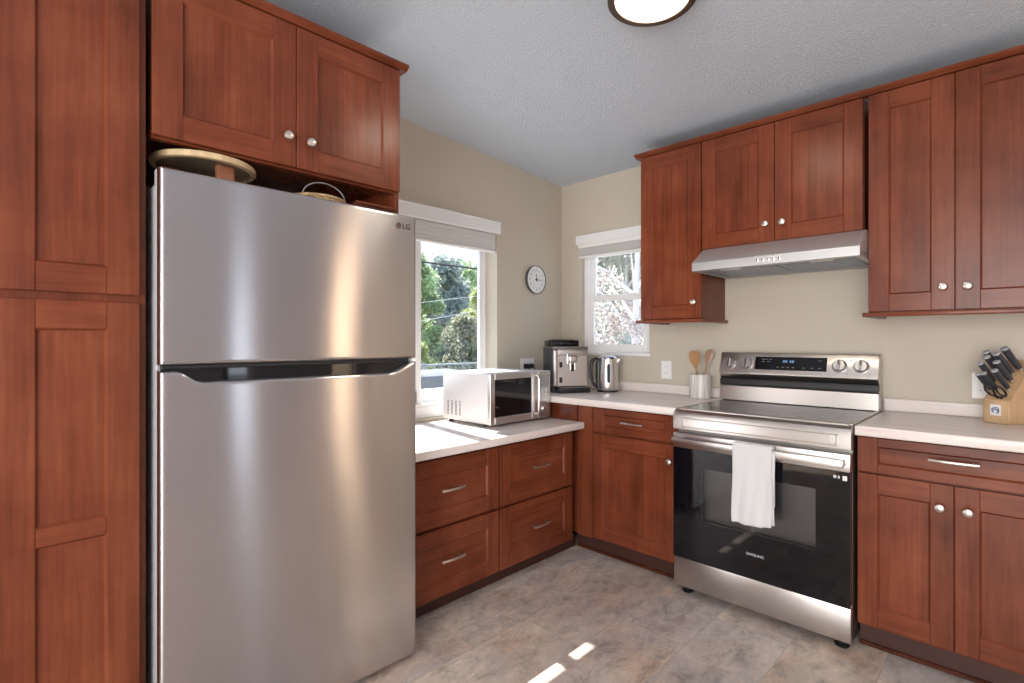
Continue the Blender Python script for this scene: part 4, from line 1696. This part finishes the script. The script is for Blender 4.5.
outlet('white outlet plate on the left wall above the microwave, with black plugs', 'x', -0.462, -0.318, 1.020, 1.130, 'wide')
outlet('white outlet plate on the back wall between the kettle and the utensil crock', 'y', 0.834, 0.907, 1.008, 1.124, 'single')
outlet('white outlet plate on the back wall half hidden by the knife block', 'y', 2.352, 2.424, 0.998, 1.112, 'single')
for i, (yy, lab) in enumerate(((-0.418, 'black plug in the left wall outlet, nearer the window'), (-0.362, 'black plug in the left wall outlet, nearer the espresso machine'))):
    mb = MB().m('black_plastic')
    mb.box(0.0086, 0.034, yy - 0.018, yy + 0.018, 1.060, 1.092, 0.006, 2)
    mb.tube([(0.030, yy, 1.074), (0.045, yy + 0.004, 1.066), (0.050, yy + 0.008, 1.03), (0.045, yy + 0.01, 0.985), (0.03, yy + 0.012, 0.93), (0.026, yy + 0.014, 0.920)], 0.0035, 8)
    tag(mb.build('power_plug'), lab, 'plug', 'black plugs in the outlet')

t = thing('wall_clock', 'round wall clock with a pale face and dark rim beside the window', 'clock', (0.0, -0.312, 1.692))
cc = (0.0, -0.312, 1.692)
mb = MB().m('clock_rim')
mb.lathe([(0, 0.0008), (0.097, 0.0008), (0.100, 0.006), (0.100, 0.025), (0.0992, 0.0262), (0.0968, 0.0262), (0.0968, 0.020), (0, 0.020)], cc, (1, 0, 0), 56)
rim = mb.build('rim', t)
mb = MB().m('clock_face')
mb.lathe([(0, 0.0215), (0.0962, 0.0215), (0.0962, 0.0205)], cc, (1, 0, 0), 56)
fc = mb.build('face', t)
for h in range(1, 13):
    a = PI / 2 - 2 * PI * h / 12
    # the face looks along +x; the viewer's right is +y
    text_mesh('numeral', str(h), 0.026, 'grey_ink', fc, (0.0222, cc[1] + 0.070 * math.cos(a), cc[2] + 0.070 * math.sin(a)), (0, 1, 0), (0, 0, 1), depth=0.0003)
for L, wd_, an in ((0.058, 0.0028, PI / 2 - 2 * PI * 0.255), (0.040, 0.0038, PI / 2 - 2 * PI * 0.985)):
    mb = MB().m('ink')
    d = Vector((0, math.cos(an), math.sin(an)))
    s_ = Vector((0, -math.sin(an), math.cos(an)))
    o = Vector(cc) + Vector((0.0235, 0, 0))
    mb.prism([o - d * 0.014 - s_ * wd_, o + d * L - s_ * wd_ * 0.5, o + d * L + s_ * wd_ * 0.5, o - d * 0.014 + s_ * wd_], (0.0008, 0, 0))
    mb.build('hand', fc)
mb = MB().m('ink')
mb.lathe([(0, 0.0225), (0.008, 0.0225), (0.008, 0.0255), (0, 0.0255)], cc, (1, 0, 0), 18)
mb.build('hub', fc)


# ------------------------------------------------------------------ ceiling lights
def ceiling_light(x, y, label):
    z = ceil_z(y)
    t = thing('ceiling_light', label, 'ceiling light', (x, y, z), group='flush ceiling lights')
    ax = Vector((0, -0.062, -1)).normalized()
    mb = MB().m('bronze')
    mb.lathe([(0, 0.001), (0.110, 0.001), (0.120, 0.012), (0.143, 0.045), (0.152, 0.060), (0.153, 0.071), (0.145, 0.075), (0.127, 0.073), (0.125, 0.064), (0.115, 0.050), (0, 0.030)], (x, y, z), ax, 56)
    mb.build('rim', t)
    mb = MB().m('lamp_glass')
    mb.lathe([(0.125, 0.066), (0.121, 0.073), (0.100, 0.083), (0.066, 0.090), (0.030, 0.093), (0, 0.094)], (x, y, z), ax, 48)
    mb.build('glass_shade', t)
    return t


ceiling_light(1.590, -1.462, 'flush ceiling light with a bronze rim and glowing glass, above the kitchen floor')
ceiling_light(2.3, -3.9, 'added flush ceiling light with a bronze rim, unseen over the floor by the front windows')  # second lamp added out of view to light the room

# ------------------------------------------------------------------ outside
mb = MB().m('pale_ground')
mb.box(-60, -0.4, -30, 60, -1.1, -0.78)
mb.box(-0.4, 20, 0.6, 60, -1.1, -0.78)
struct(mb.build('ground', smooth=False))


def leaf_cloud(mb, centers, radii, count, size):
    """many single leaves scattered through soft clumps"""
    bm = mb.bm
    nC = len(centers)
    for i in range(count):
        k = int(rng.integers(nC))
        c = np.array(centers[k])
        r = radii[k]
        v = rng.normal(size=3)
        v /= np.linalg.norm(v)
        p = c + v * r * (rng.random() ** 0.45) * np.array([1, 1, 0.85])
        a = rng.normal(size=3)
        a /= np.linalg.norm(a)
        b_ = np.cross(a, rng.normal(size=3))
        b_ /= np.linalg.norm(b_)
        s = size * (0.6 + 0.8 * rng.random())
        q = [p + a * s, p + b_ * s * 0.5, p - a * s, p - b_ * s * 0.5]
        f = bm.faces.new([bm.verts.new(tuple(x)) for x in q])
        f.material_index = mb.cur


def tree(label, x, y, h, spread, leaf, count, size, zb=-0.78, bark='bark', low=0.12, open_crown=False, group='trees outside the left window'):
    t = thing('tree', label, 'tree', (x, y, zb), group=group)
    mb = MB().m(bark)
    lean = (rng.random(2) - 0.5) * 0.5
    top_ = (x + lean[0], y + lean[1], zb + h * 0.75)
    r0 = 0.05 * h / 3
    mb.tube([(x, y, zb), (x + lean[0] * 0.3, y + lean[1] * 0.3, zb + h * 0.3), top_], [r0, r0 * 0.75, r0 * 0.3], 8)
    tips = []
    nb = 14
    for k in range(nb):
        s = 0.25 + 0.5 * k / nb
        b0 = Vector((x, y, zb)).lerp(Vector(top_), s)
        a = k * 2.4
        L = spread * (0.45 + 0.35 * rng.random())
        tip = b0 + Vector((math.cos(a) * L, math.sin(a) * L, h * 0.12 + 0.35 * rng.random()))
        midp = b0.lerp(tip, 0.5) + Vector((0, 0, 0.1))
        mb.tube([tuple(b0), tuple(midp), tuple(tip)], [r0 * 0.4, r0 * 0.25, r0 * 0.08], 6)
        tips.append(tip)
    mb.build('trunk', t)
    mb = MB().m(leaf)
    cs, rs = [], []
    for k in range(46):
        a = rng.random() * 2 * PI
        zz = low + (1 - low) * rng.random()
        prof_ = math.sin(PI * min(1, max(0.08, (zz - low) / (1 - low) * 0.78 + 0.2))) ** 0.7
        R = 0.74 * spread * prof_ * (0.45 + 0.55 * rng.random())
        cs.append((x + R * math.cos(a), y + R * math.sin(a), zb + h * zz * 0.94))
        rs.append((0.20 if open_crown else 0.30) * spread * (0.7 + 0.6 * rng.random()))
    leaf_cloud(mb, cs, rs, count, size)
    mb.build('foliage', t, smooth=False)
    return t


tree('tall bright green tree outside the left window, left half of the view', -12.3, 7.3, 5.2, 1.35, 'leaf_green', 9000, 0.085)
tree('yellow-green tree outside the left window, right half of the view', -12.2, 10.4, 4.7, 1.35, 'leaf_yellow', 9000, 0.085)
tree('dark grey-green tree behind the others outside the left window', -16.4, 11.7, 6.0, 2.0, 'leaf_grey', 11000, 0.11)
tree('low olive bush in front of the trees outside the left window', -9.5, 7.1, 2.9, 0.95, 'leaf_olive', 9000, 0.06, low=0.03)
tree('small light green bush at the left edge of the left window view', -9.3, 5.2, 2.0, 0.75, 'leaf_yellow', 5000, 0.055, low=0.03)
tree('grey-green tree hidden mostly behind the refrigerator side of the left window', -13.5, 3.7, 5.6, 1.7, 'leaf_green', 7000, 0.10)
tree('distant tall dark tree closing the view outside the left window', -22.0, 17.5, 6.8, 3.2, 'leaf_green', 9000, 0.15)

tree('tall green tree far to the left outside the left window, beyond the pale mullion', -13.0, 0.2, 5.4, 1.6, 'leaf_grey', 7000, 0.10)
tree('yellow-green tree at the far left outside the left window', -12.5, -3.4, 4.9, 1.6, 'leaf_yellow', 6000, 0.10)

tree('pale-barked open tree outside the small back window', -2.0, 4.3, 5.4, 1.5, 'leaf_pink', 10000, 0.036, bark='pale_bark', low=0.25, open_crown=True, group='trees outside the back window')
tree('pale green tree behind the open tree outside the small back window', -5.6, 9.6, 6.5, 1.9, 'leaf_pale', 14000, 0.075, bark='pale_bark', group='trees outside the back window')
tree('pinkish tree further right outside the small back window', -1.8, 8.2, 6.2, 1.6, 'leaf_pink', 9000, 0.05, bark='pale_bark', low=0.15, group='trees outside the back window')

tree('large pale green tree far behind, closing the view of the small back window', -9.4, 15.2, 7.5, 3.0, 'leaf_pale', 12000, 0.13, bark='pale_bark', low=0.05, group='trees outside the back window')

# fence beyond the street
t = thing('wire_fence', 'grey fence with a top rail beyond the parked car outside the left window', 'fence', (-8.0, 4.5, -0.78))
fa, fb = Vector((-8.1, 1.0, 0)), Vector((-8.1, 10.0, 0))
mb = MB().m('fence_grey')
for z in (0.64, -0.5):
    mb.tube([(fa.x, fa.y, z), (fb.x, fb.y, z)], 0.028, 6)
for k in range(40):
    p = fa.lerp(fb, k / 39)
    mb.box(p.x - 0.012, p.x + 0.012, p.y - 0.012, p.y + 0.012, -0.72, 0.64)
mb.build('rails', t)
for k in range(6):
    p = fa.lerp(fb, k / 5)
    mb = MB().m('fence_grey')
    mb.box(p.x - 0.035, p.x + 0.035, p.y - 0.035, p.y + 0.035, -0.78, 0.70)
    mb.build('post', t)

# parked car in front of the fence
t = thing('car', 'blue-grey car parked before the fence outside the left window', 'car', (-5.6, 2.9, -0.78), math.radians(75))
side = [(-2.1, 0.35), (-2.15, 0.75), (-1.85, 0.92), (-1.2, 0.98), (-0.55, 1.42), (0.75, 1.45), (1.35, 1.02), (1.95, 0.90), (2.1, 0.72), (2.1, 0.35)]
mb = MB().m('car_paint')
mb.prism([(x, -0.82, z) for x, z in side], (0, 1.64, 0), 0.06, 2)
mb.build('body', t, local=True)
mb = MB().m('car_glass')
mb.prism([(-1.12, -0.70, 1.04), (-0.60, -0.66, 1.38), (-0.60, 0.66, 1.38), (-1.12, 0.70, 1.04)], (-0.03, 0, 0.02))
mb.build('windshield', t, local=True)
for s in (-1, 1):
    mb = MB().m('car_glass')
    mb.prism([(-0.95, s * 0.825, 1.02), (-0.50, s * 0.825, 1.35), (0.65, s * 0.825, 1.37), (1.15, s * 0.825, 1.04)], (0, s * 0.01, 0))
    mb.build('side_window', t, local=True)
    for xx in (-1.35, 1.3):
        mb = MB().m('tyre')
        mb.lathe([(0, 0), (0.20, 0), (0.30, 0.02), (0.32, 0.06), (0.32, 0.16), (0.30, 0.2), (0, 0.2)], (xx, s * 0.86, 0.32), (0, -s, 0), 24)
        mb.build('wheel', t, local=True)

# overhead lines across the street
for lab, mat, r, (pa, pb) in (
        ('thick black overhead cable across the top of the left window view', 'cable_black', 0.020, ((-6.6, 1.0, 2.93), (-6.6, 8.0, 2.93))),
        ('thin pale overhead wire outside the left window, upper of the two', 'cable_pale', 0.004, ((-6.2, 1.0, 1.70), (-6.2, 8.0, 2.75))),
        ('thin pale overhead wire outside the left window, lower of the two', 'cable_pale', 0.004, ((-5.8, 1.0, 1.30), (-5.8, 8.0, 2.55)))):
    mb = MB().m(mat)
    a, b_ = Vector(pa), Vector(pb)
    d = (b_ - a)
    a2, b2 = a - d * 0.1, b_ - d * 0.12
    pts = []
    for k in range(25):
        p = a2.lerp(b2, k / 24)
        pts.append((p.x, p.y, p.z))
    mb.tube(pts, r, 6)
    tag(mb.build('overhead_wire'), lab, 'wire', 'overhead wires')

# poles that carry the lines
for lab, yy, hs in (('wooden utility pole outside the left window, on the side of the small back window', 7.16, (2.93, 2.624, 2.40)),
                    ('wooden utility pole outside the left window, on the refrigerator side', 0.3, (2.93, 1.595, 1.175))):
    t = thing('utility_pole', lab, 'pole', (-6.2, yy, -0.78), group='utility poles')
    mb = MB().m('bark')
    mb.tube([(-6.2, yy, -0.78), (-6.2, yy, 1.0), (-6.2, yy, 3.6)], [0.11, 0.10, 0.08], 12)
    mb.build('shaft', t)
    for xx, zz in zip((-6.6, -6.2, -5.8), hs):
        mb = MB().m('bark')
        mb.box(min(xx, -6.2) - 0.06, max(xx, -6.2) + 0.06, yy - 0.045, yy + 0.045, zz - 0.12, zz - 0.035, 0.006)
        mb.m('grey_plastic')
        mb.cyl((xx, yy, zz - 0.04), (xx, yy, zz), 0.025, n=10)
        mb.build('crossarm', t)
